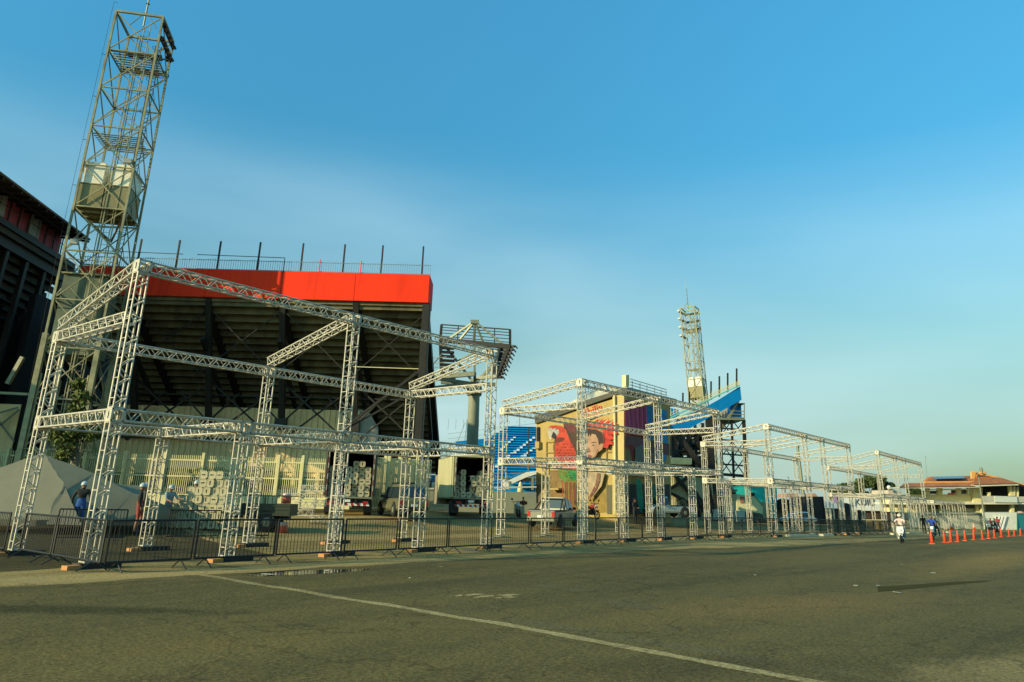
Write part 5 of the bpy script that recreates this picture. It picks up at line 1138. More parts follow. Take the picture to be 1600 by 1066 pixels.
def truck(label, loc, rz, wdt, ln, hb, fl, doors, cols, seed, side):
    t = thing('box_truck', label, 'truck', loc, rz, 'box trucks loaded with truss sections')   # rear faces -y, forward +y
    BX = mat('truck_'+side, (.46, .43, .24) if side == 'cream' else (.12, .11, .08), .65, 0, .15, 1, stretch=(1, 1, .3)); w = wdt/2
    m = MB(); zt = fl+hb
    for s in (-1, 1): m.box((s*(w-.03), ln/2, (fl+zt)/2), (.06, ln, hb))
    m.box((0, ln/2, zt-.04), (wdt, ln, .08)); m.box((0, ln-.03, (fl+zt)/2), (wdt, .06, hb))
    for s in (-1, 1):
        for i in range(12): m.box((s*(w+.004), .3+i*(ln-.4)/11, (fl+zt)/2), (.02, .06, hb-.1))
    m.build('box_shell', BX, t)
    m = MB(); m.box((0, ln/2, fl-.03), (wdt, ln, .1)); m.build('floor', GALV, t)
    m = MB(); m.box((0, ln-.09, (fl+zt)/2), (wdt-.14, .03, hb-.1))
    for s in (-1, 1): m.box((s*(w-.075), ln/2+.1, (fl+zt)/2), (.02, ln-.4, hb-.12))
    m.build('dark_backing', DARK, t)
    m = MB()
    for s in (-1, 1): m.box((s*(w-.04), -.03, (fl+zt)/2), (.1, .08, hb))
    m.box((0, -.03, zt-.05), (wdt, .08, .12)); m.build('door_frame', BX, t)
    for k, s in enumerate((-1, 1)):
        m = MB(); n = doors[k]
        if n: m.box((s*(w+.09), .65, (fl+zt)/2), (.06, 1.2, hb-.06)); o = m.build('door', BX, t); mm = MB(); mm.bar((s*(w+.13), .35, fl+.1), (s*(w+.13), .35, zt-.1), .04); mm.build('lock_rod', GALV, o)
    for s in (-1, 1):
        m = MB()
        for i in range(8): m.m = i % 2; m.box((s*(w-.03), -.08, fl+.2+i*(hb-.4)/7.5), (.05, .02, (hb-.4)/8))
        m.build('reflector_tape', [mat('refl_red2', (.16, .03, .025), .6), mat('refl_white', (.36, .34, .26), .6)], t)
    m = MB()
    for s in (-1, 1): m.box((s*.42, ln/2, fl-.25), (.12, ln, .25))
    m.box((0, .35, fl-.2), (wdt*.9, .1, .22)); m.build('chassis', BLK, t)
    m = MB(); m.m = 0
    for i in range(14): m.m = i % 2; m.slab([V((-w*.9+i*wdt*.9/14, .1, .55)), V((-w*.9+(i+1)*wdt*.9/14, .1, .55)), V((-w*.9+(i+1)*wdt*.9/14-.06, .1, .70)), V((-w*.9+i*wdt*.9/14-.06, .1, .70))], (0, .04, 0))
    m.build('striped_bumper', [mat('refl_red', (.34, .04, .03), .5), WHT], t)
    m = MB(); m.box((-.1, .05, fl-.22), (.4, .03, .14)); m.build('number_plate', WHT, t)
    for s in (-1, 1):
        m = MB(); m.box((s*w*.72, .06, fl-.3), (.3, .08, .12)); m.build('tail_light', mat('tail_red', (.40, .02, .015), .3), t)
        wheel(t, s*(w-.22), 1.2, .46, .45, s).rotation_euler = (0, 0, 0)
        m = MB(); m.box((s*(w-.22), .62, .45), (.5, .03, .55)); m.build('mudflap', BLK, t)
    # wheels above lathe around Y; a truck heading +y needs them across: rotate about own centre
    m = MB(); loftx(m, [(-w*.92, [(ln+.1, fl-.5), (ln+1.9, fl-.5), (ln+2.0, fl+.5), (ln+1.7, fl+1.5), (ln+.1, fl+1.6)]), (w*.92, [(ln+.1, fl-.5), (ln+1.9, fl-.5), (ln+2.0, fl+.5), (ln+1.7, fl+1.5), (ln+.1, fl+1.6)])]); m.build('cab', mat('cab_paint', (.30, .28, .2), .4), t)
    m = MB(); m.box((-w-.22, ln+1.6, fl+.9), (.12, .1, .5)); m.bar((-w-.2, ln+1.6, fl+1.1), (-w*.9, ln+1.6, fl+1.1), .04); m.build('mirror', BLK, t)
    rng = random.Random(seed); R = Matrix.Rotation(rz, 4, 'Z'); cnt = 0
    for ci, (xc, nn) in enumerate(cols):
        for r_ in range(nn):
            p = V(loc)+R @ V((xc+rng.uniform(-.02, .02), .15+rng.uniform(0, .5)+r_*.06, fl+.2+r_*.345))
            unit(p, rz, rng.choice((0, math.pi/2)), f'truss section in the {("dark" if side!="cream" else "cream")} box truck, {ordn(r_)} up in the {ordn(ci)} stack from the left', 'truss sections loaded in the %s truck' % ('dark' if side != 'cream' else 'cream')); cnt += 1
    return t
# wheel() lathes about local Y (axle across x-facing cars). for trucks heading +y use an x axle
_w = wheel
def wheel(t, x, y, r, wd=.2, side=1, rim=None, cap=True, ax='Y'):
    if t.name.startswith('box_truck'): ax = 'X'
    def c(off): return (x, y+off, r) if ax == 'Y' else (x+off, y, r)
    m = MB(); m.lathe(c(0), [(r*.55, -wd/2), (r*.93, -wd/2), (r, -wd*.35), (r, wd*.35), (r*.93, wd/2), (r*.55, wd/2)], 20, ax); o = m.build('wheel', RUB, t)
    m = MB(); s_ = side; m.lathe(c(s_*wd*.35), [(r*.6, -.02*s_), (r*.58, .03*s_), (r*.25, .045*s_), (r*.1, .05*s_)], 16, ax); m.build('rim', rim or GALV, o)
    return o
truck('dark box truck with open rear doors loaded with truss sections, left of the suv', pz(543, 46, .65), .19, 2.75, 6.2, 2.75, 1.05, (1, 1), [(-1.1, 5), (-.75, 2), (-.1, 5), (.28, 6), (.66, 6), (1.02, 5)], 5, 'dark')
truck('cream box truck with open rear loaded with truss sections, right of the suv', pz(738, 50, .70), .26, 2.5, 6.4, 2.65, 1.12, (1, 0), [(-.95, 4), (-.6, 5), (-.2, 1), (.08, 4), (.42, 4), (.76, 5), (1.05, 4)], 9, 'cream')
# stacked pile of truss sections left of the trailer
rng = random.Random(11); pb0 = pz(268, 34.5, None); gz = pb0.z; dxu = .345*P(300, 800, 34.5).x/P(300, 800, 34.5).x
rows_ = [(0, 7, 0), (1, 7, 0), (2, 8, 0), (3, 7, .0), (4, 5, 2.0), (5, 4, 3.4), (6, 3, 3.4)]
for r_, cnt, off in rows_:
    for k in range(cnt):
        if rng.random() < .06 and r_ > 3: continue
        p = pb0+V((off*.345+k*.352+rng.uniform(-.02, .02), rng.uniform(0, .12)+(.8 if k > 8 and r_ > 2 else 0), .19+r_*.35))
        unit(p, rng.uniform(-.06, .06), rng.choice((0, 0, math.pi/2)), f'truss section end in the big yard pile, {ordn(r_)} layer up and {ordn(k)} from the left', 'truss sections in the big yard pile')
# low stack of lattice truss lengths right of the trailer
def tstack(i, x0, x1, y0, y1, Y, k, z=None):
    p, q = pz(x0, Y), pz(x1, Y); ln = (q-p).length
    t = thing('truss_length', ['top lattice truss length lying on the stack beside the dark truck', 'second lattice truss length from the top of the stack beside the dark truck', 'third lattice truss length from the top of the stack beside the dark truck', 'lowest lattice truss length of the stack beside the dark truck', 'short lattice length at the back of the stack beside the dark truck'][i], 'truss section', (p.x, p.y, p.z+k), 0, 'lattice lengths stacked beside the dark truck')
    m = truss_geo(MB(), ln, False, .4); o = m.build('lattice', ALU, t); o.location = (0, 0, 0)
for i, (x0, x1, k) in enumerate(((467, 503, 1.75), (455, 492, 1.32), (460, 492, .93), (451, 490, .52), (486, 508, .2))): tstack(i, x0, x1, 0, 0, 40+(i == 4)*1.0, k)
tstack(4, 489, 508, 0, 0, 40.9, 1.0)
bpy.data.objects[[o.name for o in bpy.data.objects if o.name.startswith('truss_length')][-1]]['label'] = 'upper short lattice length at the back of the stack beside the dark truck'
# trailer
tl_ = thing('flatbed_trailer', 'dark green flatbed cart with mesh sides and one visible wheel', 'trailer', pz(420, 36.5), .04)
GRN = mat('dark_green_paint', (.030, .040, .022), .5)
m = MB(); m.box((0, 0, .95), (2.3, 1.6, .5)); m.box((0, 0, .72), (2.35, 1.65, .08)); 
for z in (.78, .95, 1.12): m.box((0, -.81, z), (2.3, .03, .03))
m.build('side_board', GRN, tl_)
m = MB()
for k in range(12): m.bar((-1.15+k*.209, -.8, 1.2), (-1.15+k*.209, -.8, 1.55), .025)
m.bar((-1.15, -.8, 1.55), (1.15, -.8, 1.55), .04); m.bar((-1.15, .8, 1.55), (1.15, .8, 1.55), .04); m.build('side_mesh', BLK, tl_)
for s in (-1, 1): wheel(tl_, .15, s*.72, .40, .22, s, ax='Y')
m = MB(); m.bar((-1.15, 0, .6), (-2.2, 0, .55), .1); m.box((0, 0, .6), (2.0, .5, .15)); m.build('drawbar', BLK, tl_)
for k, x in enumerate((-.8, -.35, .1)):
    b = thing('crate', f'cream crate standing on the green flatbed cart, {ordn(k)} from the left', 'crate', tl_.location+V((x, -.1, 1.2)), 0, 'cream crates on the cart'); m = MB(); m.box((0, 0, .17), (.36, .5, .34)); m.build('box', CREAM, b); m = MB(); m.box((0, 0, .355), (.38, .52, .03)); m.build('lid', WHT, b)
def barrel(px, Y, z, label):
    p = pz(px, Y); b = thing('drum', label, 'drum', (p.x, p.y, p.z+z), 0, 'orange drums by the cart')
    b.scale = (.82, .82, .8); m = MB(); m.lathe((0, 0, 0), [(.22, 0), (.24, .04), (.24, .34), (.22, .36)], 14); m.build('lower_shell', ORANGE, b, smooth=True)
    m = MB(); m.lathe((0, 0, .36), [(.235, 0), (.235, .16), (.2, .22)], 14); m.build('white_top', mat('pinkish_white', (.66, .45, .38), .5), b, smooth=True)
barrel(445.5, 37.2, 1.2, 'red and white drum standing up on the right end of the cart'); barrel(439, 36, 0, 'orange drum with pale top on the ground behind the barrier'); barrel(446, 36.3, 0, 'plain orange drum on the ground right of the cart wheel')
# grey tent
tn = thing('canvas_tent', 'large slumped grey canvas tent at the left with one sunlit face', 'tent', pz(68, 34), 0)
TC1 = mat('tent_canvas', (.19, .17, .10), .85, 0, .08, 1, stretch=(1, 1, .5), bump=.4, bscale=2)
zg_ = terr(*P(68, 800, 34).xy); pk = P(67, 708, 33)
def gp(px, Y, z=0): q = P(px, 800, Y); return V((q.x, Y, zg_+z))
c1, c2, c3, c4 = P(-90, 752, 30), P(-40, 790, 27.5), P(228, 775, 32), P(150, 770, 37)
fb = gp(75, 29.5, .15); fl_ = gp(-60, 28, .1)
m = MB(); mid = P(102, 757, 31)
m.quad(pk, P(-60, 752, 31), gp(-60, 29, .3), fb, mid); m.quad(pk, mid, fb, gp(220, 31.5, .35), P(228, 777, 32.2)); m.quad(pk, P(228, 777, 32.2), gp(228, 37, 1.6), gp(70, 38, 1.6)); m.quad(pk, gp(70, 38, 1.6), gp(-60, 36, 1.6), P(-60, 752, 31))
m.quad(P(228, 777, 32.2), P(268, 797, 33), gp(268, 33.2, .15), gp(220, 31.5, .35)); tco = m.build('canvas', TC1, tn, world=True)
bm = bmesh.new(); bm.from_mesh(tco.data); bmesh.ops.subdivide_edges(bm, edges=bm.edges, cuts=9, use_grid_fill=True)
for v in bm.verts: a_ = v.co; v.co += V((.05*math.sin(a_.z*7+a_.x*2), .10*math.sin(a_.x*3.1+a_.z*2.3)+.05*math.sin(a_.x*9), -.06*math.sin(a_.x*1.7+1)))
bm.normal_update(); bm.to_mesh(tco.data); bm.free(); tco.data.polygons.foreach_set('use_smooth', [True]*len(tco.data.polygons))
m = MB(); m.slab([gp(-60, 28.9, .08), gp(60, 29.3, .08), gp(225, 31.3, .12), gp(225, 31.8, .12), gp(60, 29.8, .08)], (0, 0, .22)); m.slab([mid+V((0, -.05, 0)), fb+V((.1, -.1, 0)), fb+V((1.4, -.05, 0))], (0, -.03, 0)); m.build('folded_hem', mat('tent_shadow_flap', (.14, .13, .085), .9), tn, world=True)
# motorcycles and scooter (face +x)
def motorbike(name, label, loc, rz, col, scooter=False, cat='motorcycle', lean=0, grp='motorcycles', sc=1.0):
    t = thing(name, label, cat, loc, rz, grp); t.rotation_euler = (lean, 0, rz); t.scale = (sc, sc, sc); pc = mat('bike_%g_%g_%g' % col, col, .3); r = .24 if scooter else .29
    for x in (-.62, .62):
        m = MB(); pts = [(x+r*math.cos(a), 0, r+r*math.sin(a)) for a in [2*math.pi*i/18 for i in range(19)]]
        m.path([(x+(r-.045)*math.cos(a), 0, r+(r-.045)*math.sin(a)) for a in [2*math.pi*i/18 for i in range(19)]], .05, 6); o = m.build('wheel', RUB, t)
        m = MB()
        for i in range(5): a = 2*math.pi*i/5; m.bar((x, 0, r), (x+(r-.06)*math.cos(a), 0, r+(r-.06)*math.sin(a)), .03)
        m.build('rim', GALV, o)
    m = MB(); m.tube((.62, .07, r), (.42, .07, .85), .025, 6); m.tube((.62, -.07, r), (.42, -.07, .85), .025, 6); m.build('fork', GALV, t)
    m = MB(); m.tube((.38, -.34, 1.0), (.38, .34, 1.0), .018, 6); m.tube((.38, 0, .86), (.38, 0, 1.0), .03, 6); m.build('handlebar', BLK, t)
    for s in (-1, 1):
        m = MB(); m.tube((.38, s*.27, 1.0), (.36, s*.33, 1.16), .01, 5); m.lathe((.36, s*.35, 1.19), [(.065, -.01), (.065, .012)], 10, 'X'); m.build('mirror', BLK, t)
    m = MB()
    if scooter:
        m.slab([V((.60, -.09, .40)), V((.60, .09, .40)), V((.52, .19, .70)), V((.45, .16, .93)), V((.45, -.16, .93)), V((.52, -.19, .70))], (-.10, 0, 0)); m.box((.1, 0, .30), (.75, .32, .1))
        loftx(m, [(-.85, ring(.08, .58, .74, .03)), (-.5, ring(.17, .36, .78, .05)), (-.1, ring(.16, .34, .74, .05)), (.0, ring(.12, .32, .5, .04))])
    else:
        loftx(m, [(-.1, ring(.10, .60, .82, .04)), (.12, ring(.15, .58, .92, .05)), (.34, ring(.10, .62, .86, .04))]); loftx(m, [(-.9, ring(.05, .70, .78, .02)), (-.55, ring(.10, .62, .78, .04)), (-.1, ring(.09, .62, .76, .04))])
        m.slab([V((.42, -.1, .92)), V((.42, .1, .92)), V((.60, .08, .72)), V((.60, -.08, .72))], (.04, 0, .02))
    m.build('fairing', pc, t)
    m = MB(); loftx(m, [(-.75, ring(.12, .78, .85, .03)), (-.4, ring(.15, .76, .84, .03)), (-.05, ring(.10, .75, .82, .03))]); m.build('seat', BLK, t)
    m = MB(); m.box((.0, 0, .42), (.42, .26, .32)); m.tube((.05, .14, .3), (-.75, .16, .38), .04, 7); m.build('engine', DKST, t)
    m = MB(); m.lathe((.56, 0, .84 if not scooter else .74), [(.075, -.02), (.06, .03)], 12, 'X'); m.build('headlight', mat('lamp_glass', (.65, .66, .6), .15), t)
    m = MB(); m.slab([V((.36, -.07, .52)), V((.80, -.06, .56)), V((.80, .06, .56)), V((.36, .07, .52))], (0, 0, .03)); m.build('mudguard', pc, t)
    m = MB(); m.box((-.86, 0, .72), (.06, .14, .07)); m.build('tail_light', mat('tail_red', (.40, .02, .015), .3), t)
    return t
motorbike('motorcycle', 'parked motorcycle with a maroon bag on its rack standing by the yard wall', pz(811, 55, .50), face(-.25, -.97)+.35, (.40, .45, .44), lean=.12, sc=1.15)
m_ = thing('bag', 'small maroon bag strapped to the rear of the parked motorcycle', 'bag', pz(817.5, 55.8, 1.55)); m = MB(); loftx(m, [(-.28, ring(.12, -.08, .1, .05)), (0, ring(.2, -.14, .18, .08)), (.28, ring(.12, -.08, .1, .05))]); m.build('bag_body', mat('maroon_cloth', (.14, .03, .025), .9), m_); m = MB(); m.path([(-.1, 0, .16), (0, 0, .28), (.1, 0, .16)], .02, 5); m.build('handle', BLK, m_)
motorbike('motorcycle', 'red motorcycle parked in front of the mural child', pz(924, 57, .55), face(.5, -.86), (.30, .03, .025), sc=1.1)
# ------------------------------------------------------------------ people
def person(label, loc, rz, J, outfit, helmet=None, hair=(.02, .015, .01), ht=1.0, grp=None, longs=True, shorts=False, hold=None, cat='person'):
    t = thing('person', label, cat, loc, rz, grp); t.scale = (ht,)*3
    D = dict(pel=(0, 0, .95), sp=(0, 0, 1.12), ch=(0, -.01, 1.32), nk=(0, 0, 1.47), hd=(0, .02, 1.58), ht=(0, .02, 1.69),
             shl=(-.19, 0, 1.41), ell=(-.25, -.03, 1.13), wrl=(-.26, .05, .89), shr=(.19, 0, 1.41), elr=(.25, -.03, 1.13), wrr=(.26, .05, .89),
             hpl=(-.10, 0, .90), knl=(-.12, .03, .50), anl=(-.13, 0, .09), tol=(-.14, .16, .04), hpr=(.10, 0, .90), knr=(.12, .03, .50), anr=(.13, 0, .09), tor=(.14, .16, .04))
    D.update(J); P_ = {k: V(v) for k, v in D.items()}
    vs, ed, rad, cls = [], [], [], []
    def nv(p, r): vs.append(V(p)); rad.append(r); return len(vs)-1
    idx = {}
    R_ = dict(pel=(.15, .11), sp=(.135, .10), ch=(.165, .115), nk=(.058, .06), hd=(.082, .098), ht=(.06, .07), shl=(.075, .075), ell=(.047,)*2, wrl=(.032, .026), shr=(.075,)*2, elr=(.047,)*2, wrr=(.032, .026),
              hpl=(.098,)*2, knl=(.062,)*2, anl=(.045,)*2, tol=(.042, .03), hpr=(.098,)*2, knr=(.062,)*2, anr=(.045,)*2, tor=(.042, .03))
    for k in D: idx[k] = nv(P_[k], R_[k])
    E_ = [('pel', 'sp'), ('sp', 'ch'), ('ch', 'nk'), ('nk', 'hd'), ('hd', 'ht'), ('ch', 'shl'), ('shl', 'ell'), ('ell', 'wrl'), ('ch', 'shr'), ('shr', 'elr'), ('elr', 'wrr'), ('pel', 'hpl'), ('hpl', 'knl'), ('knl', 'anl'), ('anl', 'tol'), ('pel', 'hpr'), ('hpr', 'knr'), ('knr', 'anr'), ('anr', 'tor')]
    ed = [(idx[a], idx[b]) for a, b in E_]
    segs = [(P_[a], P_[b], {'pel': 'leg_top', 'sp': 'torso', 'ch': 'torso', 'nk': 'head', 'hd': 'head', 'shl': 'uarm', 'shr': 'uarm', 'ell': 'farm', 'elr': 'farm', 'hpl': 'thigh', 'hpr': 'thigh', 'knl': 'shin', 'knr': 'shin', 'anl': 'foot', 'anr': 'foot'}[a]) for a, b in E_]
    for s, wr, el in ((-1, 'wrl', 'ell'), (1, 'wrr', 'elr')):
        d = (P_[wr]-P_[el]).normalized(); f = V((0, 1, 0)) if abs(d.y) < .8 else V((0, 0, -1)); f = (f-d*f.dot(d)).normalized(); pm = nv(P_[wr]+d*.06, (.036, .018)); ed.append((idx[wr], pm)); segs.append((P_[wr], P_[wr]+d*.16, 'hand'))
        inw = V((-s, 0, 0)); inw = (inw-d*inw.dot(d)).normalized()
        for i in range(4):
            b = P_[wr]+d*.095+f*(.027-.018*i); l_ = (.045, .052, .047, .036)[i]; a1 = nv(b, (.0105,)*2); a2 = nv(b+d*l_*.8+inw*.012, (.0095,)*2); a3 = nv(b+d*l_*1.2+inw*.035, (.008,)*2); ed += [(pm, a1), (a1, a2), (a2, a3)]
        b = P_[wr]+d*.04+f*.038; a1 = nv(b, (.012,)*2); a2 = nv(b+d*.045+f*.018, (.0095,)*2); ed += [(pm, a1), (a1, a2)]
    ns = nv(P_['hd']+V((0, .105, -.01)), (.016, .02)); ed.append((idx['hd'], ns))
    for s in (-1, 1): e = nv(P_['hd']+V((s*.088, 0, 0)), (.012, .028)); ed.append((idx['hd'], e))
    me = bpy.data.meshes.new('body'); me.from_pydata([tuple(v) for v in vs], ed, []); tmp = bpy.data.objects.new('tmp', me); C.objects.link(tmp)
    sk = tmp.modifiers.new('s', 'SKIN'); sv = me.skin_vertices[0].data
    for i, r in enumerate(rad): sv[i].radius = r; sv[i].use_root = (i == 0)
    sb = tmp.modifiers.new('b', 'SUBSURF'); sb.levels = 1; sb.render_levels = 1
    dg = bpy.context.evaluated_depsgraph_get(); bm_ = bpy.data.meshes.new_from_object(tmp.evaluated_get(dg)); bpy.data.objects.remove(tmp)
    keys = ['skin', 'shirt', 'legs', 'shoe']; ms = [SKIN]+[mat('cloth_%g_%g_%g' % outfit[k], outfit[k], .85, 0, .15, 8, bump=.3) for k in ('shirt', 'legs', 'shoe')]
    bm_.materials.clear()
    for x in ms: bm_.materials.append(x)
    mp = dict(torso=1, uarm=1, farm=1 if longs else 0, hand=0, head=0, leg_top=2, thigh=2, shin=0 if shorts else 2, foot=3)
    for p in bm_.polygons:
        c = p.center; best = None
        for a, b, k in segs:
            ab = b-a; tt = max(0, min(1, (c-a).dot(ab)/ab.length_squared)); dd_ = (c-(a+ab*tt)).length
            if best is None or dd_ < best[0]: best = (dd_, k)
        k = mp[best[1]]
        if best[1] == 'head' and c.z < P_['nk'].z+.03: k = 1
        p.material_index = k; p.use_smooth = True
    o = bpy.data.objects.new('body', bm_); C.objects.link(o); o.parent = t
    hd = P_['hd']
    for s in (-1, 1): m = MB(); m.lathe(tuple(hd+V((s*.032, .088, .015))), [(.004, -.006), (.011, 0), (.004, .006)], 8, 'Y'); m.build('eye', mat('eye_dark', (.02, .015, .012), .3), t)
    if helmet:
        m = MB(); m.lathe(tuple(hd+V((0, 0, .03))), [(.125, -.02), (.122, .03), (.105, .09), (.06, .13), (.01, .142)], 16); m.slab([hd+V((-.09, .1, .015)), hd+V((.09, .1, .015)), hd+V((.06, .175, .005)), hd+V((-.06, .175, .005))], (0, 0, .012)); m.build('helmet', mat('helmet_%g_%g_%g' % helmet, helmet, .35), t, smooth=True)
    else:
        m = MB(); m.lathe(tuple(hd+V((0, -.018, .02))), [(.096, -.03), (.104, .03), (.088, .085), (.045, .118), (.01, .122)], 14); m.build('hair', mat('hair_%g' % hair[0], hair, .8), t, smooth=True)
    return t
HB = (.42, .47, .44); BK = (.018, .018, .014)
base = dict(shirt=BK, legs=(.03, .09, .30), shoe=(.05, .05, .05))
def pp(px, py): return G(px, py)
p1 = pz(124, 30.3); p1.z = P(124, 829, 30.3).z
w1 = person('worker in pale helmet, black shirt and blue trousers standing before the grey tent', p1, .3, dict(ell=(-.30, -.05, 1.15), wrl=(-.30, .04, .92), elr=(.30, -.02, 1.15), wrr=(.30, .08, .93), anl=(-.17, 0, .09), anr=(.17, 0, .09)), base, HB, ht=1.04)
text('SERVICOS', (.13, -.135, 1.33), .062, (-1, 0, 0), mat('print_white', (.5, .5, .45), .8), w1, 'back_print')
p2 = pz(216, 30.6); p2.z = P(216, 833, 30.6).z
w2 = person('worker in black shirt and red shorts walking right of the grey tent', p2, -1.1, dict(knl=(-.11, .16, .54), anl=(-.12, -.02, .16), tol=(-.12, .12, .08), knr=(.11, .02, .5), anr=(.11, -.05, .09), ell=(-.27, .05, 1.14), wrl=(-.25, .2, .95)), dict(shirt=BK, legs=(.26, .05, .03), shoe=(.03, .03, .03)), HB, ht=1.07, shorts=True)
m = MB(); m.lathe((0, 0, 0), [(.06, -.06), (.07, 0), (.05, .07)], 8); o = m.build('glove', mat('yellow_glove', (.50, .42, .03), .7), w2); o.location = (-.25, .24, .86)
text('K', (.06, -.13, 1.30), .14, (-1, 0, 0), mat('print_yellow', (.45, .38, .12), .8), w2, 'back_print')
p3 = pz(221, 31.8); p3.z = P(220, 832, 31.8).z
person('worker in pale helmet half hidden behind the red shorts worker', p3, -.9, {}, dict(shirt=(.05, .05, .04), legs=(.05, .05, .06), shoe=BK), HB, ht=1.1)
p4 = pz(262, 34.2); p4.z -= .05
person('worker in pale helmet and light blue shirt reaching over the truss pile', p4, -2.2, dict(ell=(-.24, .18, 1.2), wrl=(-.2, .42, 1.22), elr=(.24, .16, 1.18), wrr=(.2, .36, 1.12)), dict(shirt=(.22, .30, .29), legs=(.16, .2, .2), shoe=BK), HB, ht=1.08, longs=False)
p5 = pz(301.5, 35.8)
person('worker whose pale helmet shows above the truss pile', p5+V((0, 0, .1)), math.pi, {}, dict(shirt=(.25, .25, .2), legs=(.1, .1, .1), shoe=BK), HB, ht=1.1)
gq = RWp(992, 800, 1.0); gq.z = terr(gq.x, gq.y)+.1
person('guard in black uniform standing with crossed hands at the mural doorway', gq, -2.4, dict(ell=(-.27, .08, 1.15), wrl=(-.08, .27, 1.1), elr=(.27, .08, 1.15), wrr=(.08, .27, 1.08)), dict(shirt=BK, legs=(.02, .022, .025), shoe=BK), None, ht=1.12, grp=None)
person('person standing under the slanting braces behind the silver pickup', pz(1068, 69, .55), 2.9, {}, dict(shirt=(.16, .13, .07), legs=(.05, .05, .04), shoe=BK), None, ht=1.05)
person('person in dark clothes crouching beside the cream service wall', pz(1091, 70, .35), 2.5, dict(pel=(0, -.2, .35), sp=(0, -.12, .52), ch=(0, .02, .7), nk=(0, .08, .83), hd=(0, .12, .93), ht=(0, .12, 1.04), shl=(-.19, .04, .78), shr=(.19, .04, .78), ell=(-.24, .2, .58), elr=(.24, .2, .58), wrl=(-.12, .35, .5), wrr=(.12, .35, .5), hpl=(-.1, -.2, .33), hpr=(.1, -.2, .33), knl=(-.16, .15, .52), knr=(.16, .15, .52)), dict(shirt=BK, legs=BK, shoe=BK), None, ht=1.1)
person('person in black with a pale bag beside the cream service wall', pz(1111, 68, .3), 2.5, dict(), dict(shirt=(.03, .02, .02), legs=BK, shoe=(.3, .2, .3)), None, ht=.95)
sit = dict(pel=(0, -.12, .88), sp=(0, -.08, 1.04), ch=(0, -.03, 1.24), nk=(0, 0, 1.38), hd=(0, .02, 1.49), ht=(0, .02, 1.6), shl=(-.19, 0, 1.32), shr=(.19, 0, 1.32), ell=(-.29, .2, 1.14), elr=(.29, .2, 1.14), wrl=(-.28, .43, 1.06), wrr=(.28, .43, 1.06), hpl=(-.1, -.1, .85), hpr=(.1, -.1, .85), knl=(-.2, .28, .72), knr=(.2, .28, .72), anl=(-.2, .2, .34), anr=(.2, .2, .34), tol=(-.2, .36, .30), tor=(.2, .36, .30))
def rider(px, py, label, bl, dirv, col, shirt, legs, helmet, scooter, nm, Y=None):
    q = G(px, py) if Y is None else pz(px, Y); a = face(*dirv); motorbike(nm, bl, q, a, col, scooter, 'scooter' if scooter else 'motorcycle', grp='ridden motorbikes on the road')
    off = V((math.cos(a), math.sin(a), 0))*(-.12); s2 = dict(sit)
    person(label, q+off, a-math.pi/2, s2, dict(shirt=shirt, legs=legs, shoe=(.2, .18, .15)), helmet, ht=1.0, longs=False)
rider(1410, 848.5, 'rider in white shirt and pale helmet on the white scooter', 'white scooter coming along the road left of the cones', (-.52, -.85), (.62, .64, .55), (.62, .48, .42), (.3, .29, .22), (.55, .52, .38), True, 'scooter')
rider(1459, 844, 'rider in blue shirt on the motorcycle behind the first cone', 'motorcycle with white front coming along the road behind the first cone', (-.5, -.86), (.6, .62, .62), (.02, .06, .33), (.03, .03, .03), (.16, .12, .05), False, 'motorcycle')
q = G(1459, 844)+V((.55, .55, 0)); person('passenger leaning out behind the blue shirted rider', q, face(-.5, -.86)-math.pi/2, sit, dict(shirt=(.12, .10, .06), legs=(.03, .03, .03), shoe=BK), (.25, .2, .1), ht=.97)
person('person in black standing left of the blue shirted rider', G(1445, 834), 2.6, {}, dict(shirt=BK, legs=BK, shoe=BK), None, ht=1.0)
person('person in red shirt standing before the white gate', G(1561, 831), 2.8, {}, dict(shirt=(.42, .03, .025), legs=(.03, .03, .03), shoe=BK), None, ht=1.05)
q = G(1549, 832); motorbike('motorcycle', 'pale motorcycle standing before the white gate', q, face(-.9, -.3), (.5, .5, .4), False, grp='motorcycles')
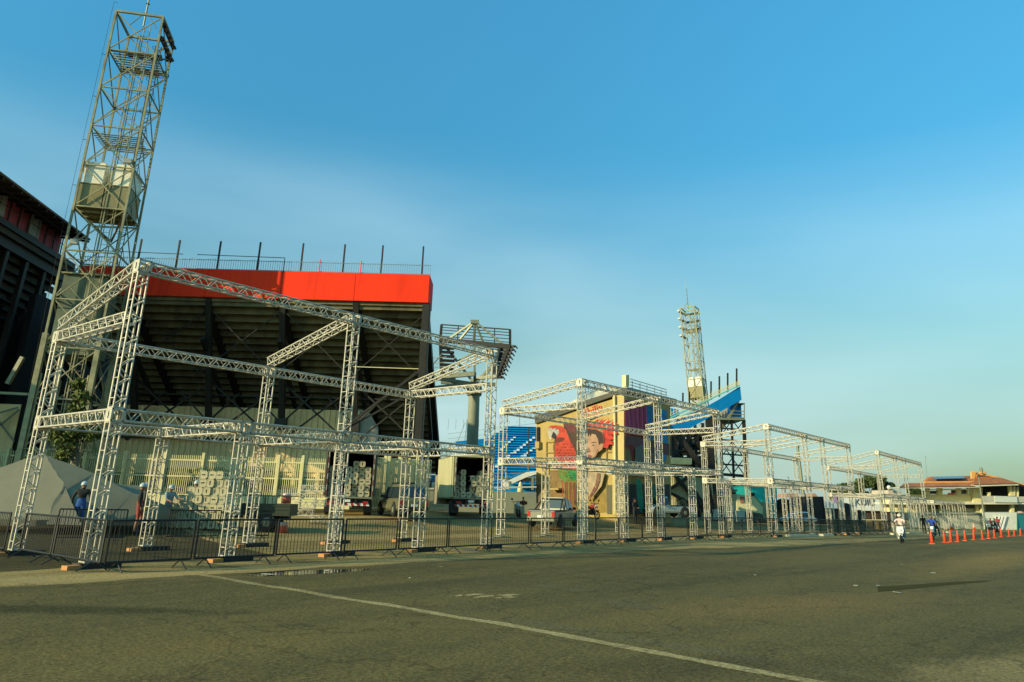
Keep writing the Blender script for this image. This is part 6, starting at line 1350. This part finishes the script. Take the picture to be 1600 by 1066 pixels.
person('person in dark red sitting on the pale motorcycle before the gate', q+V((.12, .02, 0)), face(-.9, -.3)-math.pi/2, sit, dict(shirt=(.13, .03, .03), legs=BK, shoe=BK), None, ht=1.0)
person('bald looking person in grey behind the pale motorcycle before the gate', q+V((.9, .5, 0)), 2.8, {}, dict(shirt=(.16, .15, .11), legs=BK, shoe=BK), None, ht=.95)
# ------------------------------------------------------------------ cones
def cone_proto(tall):
    t = thing('traffic_cone', 'x', 'traffic cone', group='x'); h = 1.0 if tall else .72; rb = .24 if tall else .145
    m = MB(); m.box((0, 0, .02), (rb*2.2, rb*2.2, .04)); m.build('base', ORANGE, t)
    m = MB(); m.lathe((0, 0, .04), [(rb*.85, 0), (.035, h-.04), (.02, h)], 14); m.build('shell', ORANGE, t, smooth=True)
    if tall:
        for z in (.45, .62, .8): m = MB(); f = lambda zz: rb*.85+(.035-rb*.85)*(zz-.04)/(h-.04); m.lathe((0, 0, z), [(f(z)+.008, 0), (f(z+.09)+.008, .09)], 14); m.build('stripe', WHT, t, smooth=True)
    return reg(t)
CPs, CPt = cone_proto(False), cone_proto(True); fst = [True, True]
def cone(px, py, label, tall=False):
    q = G(px, py); pr = CPt if tall else CPs; g = 'tall striped traffic cones' if tall else 'small orange traffic cones in a row'
    if fst[tall]: pr.location = q; pr['label'] = label; pr['group'] = g; fst[tall] = False; o = pr
    else: o = dup(pr, q, random.uniform(0, 1), label, g)
    o.rotation_euler = (random.uniform(-.03, .03), random.uniform(-.04, .04), random.uniform(0, 1.5))
for i, (x, y) in enumerate(((1457, 850), (1477, 848.3), (1486.5, 847.3), (1497.5, 847), (1509, 845.3), (1522.5, 844), (1536, 843), (1545.5, 842), (1554.5, 841), (1565.5, 839.5), (1577.5, 838.5), (1585.5, 838), (1595.5, 837.5))):
    cone(x, y, f'small orange traffic cone, {ordn(i)} from the left in the row')
for i, (x, y) in enumerate(((1487, 829.5), (1522.5, 830), (1559, 832))):
    cone(x, y, ['tall striped cone in front of the grey-green wall', 'tall striped cone near the end of the grey-green wall', 'tall striped cone in front of the white gate'][i], True)
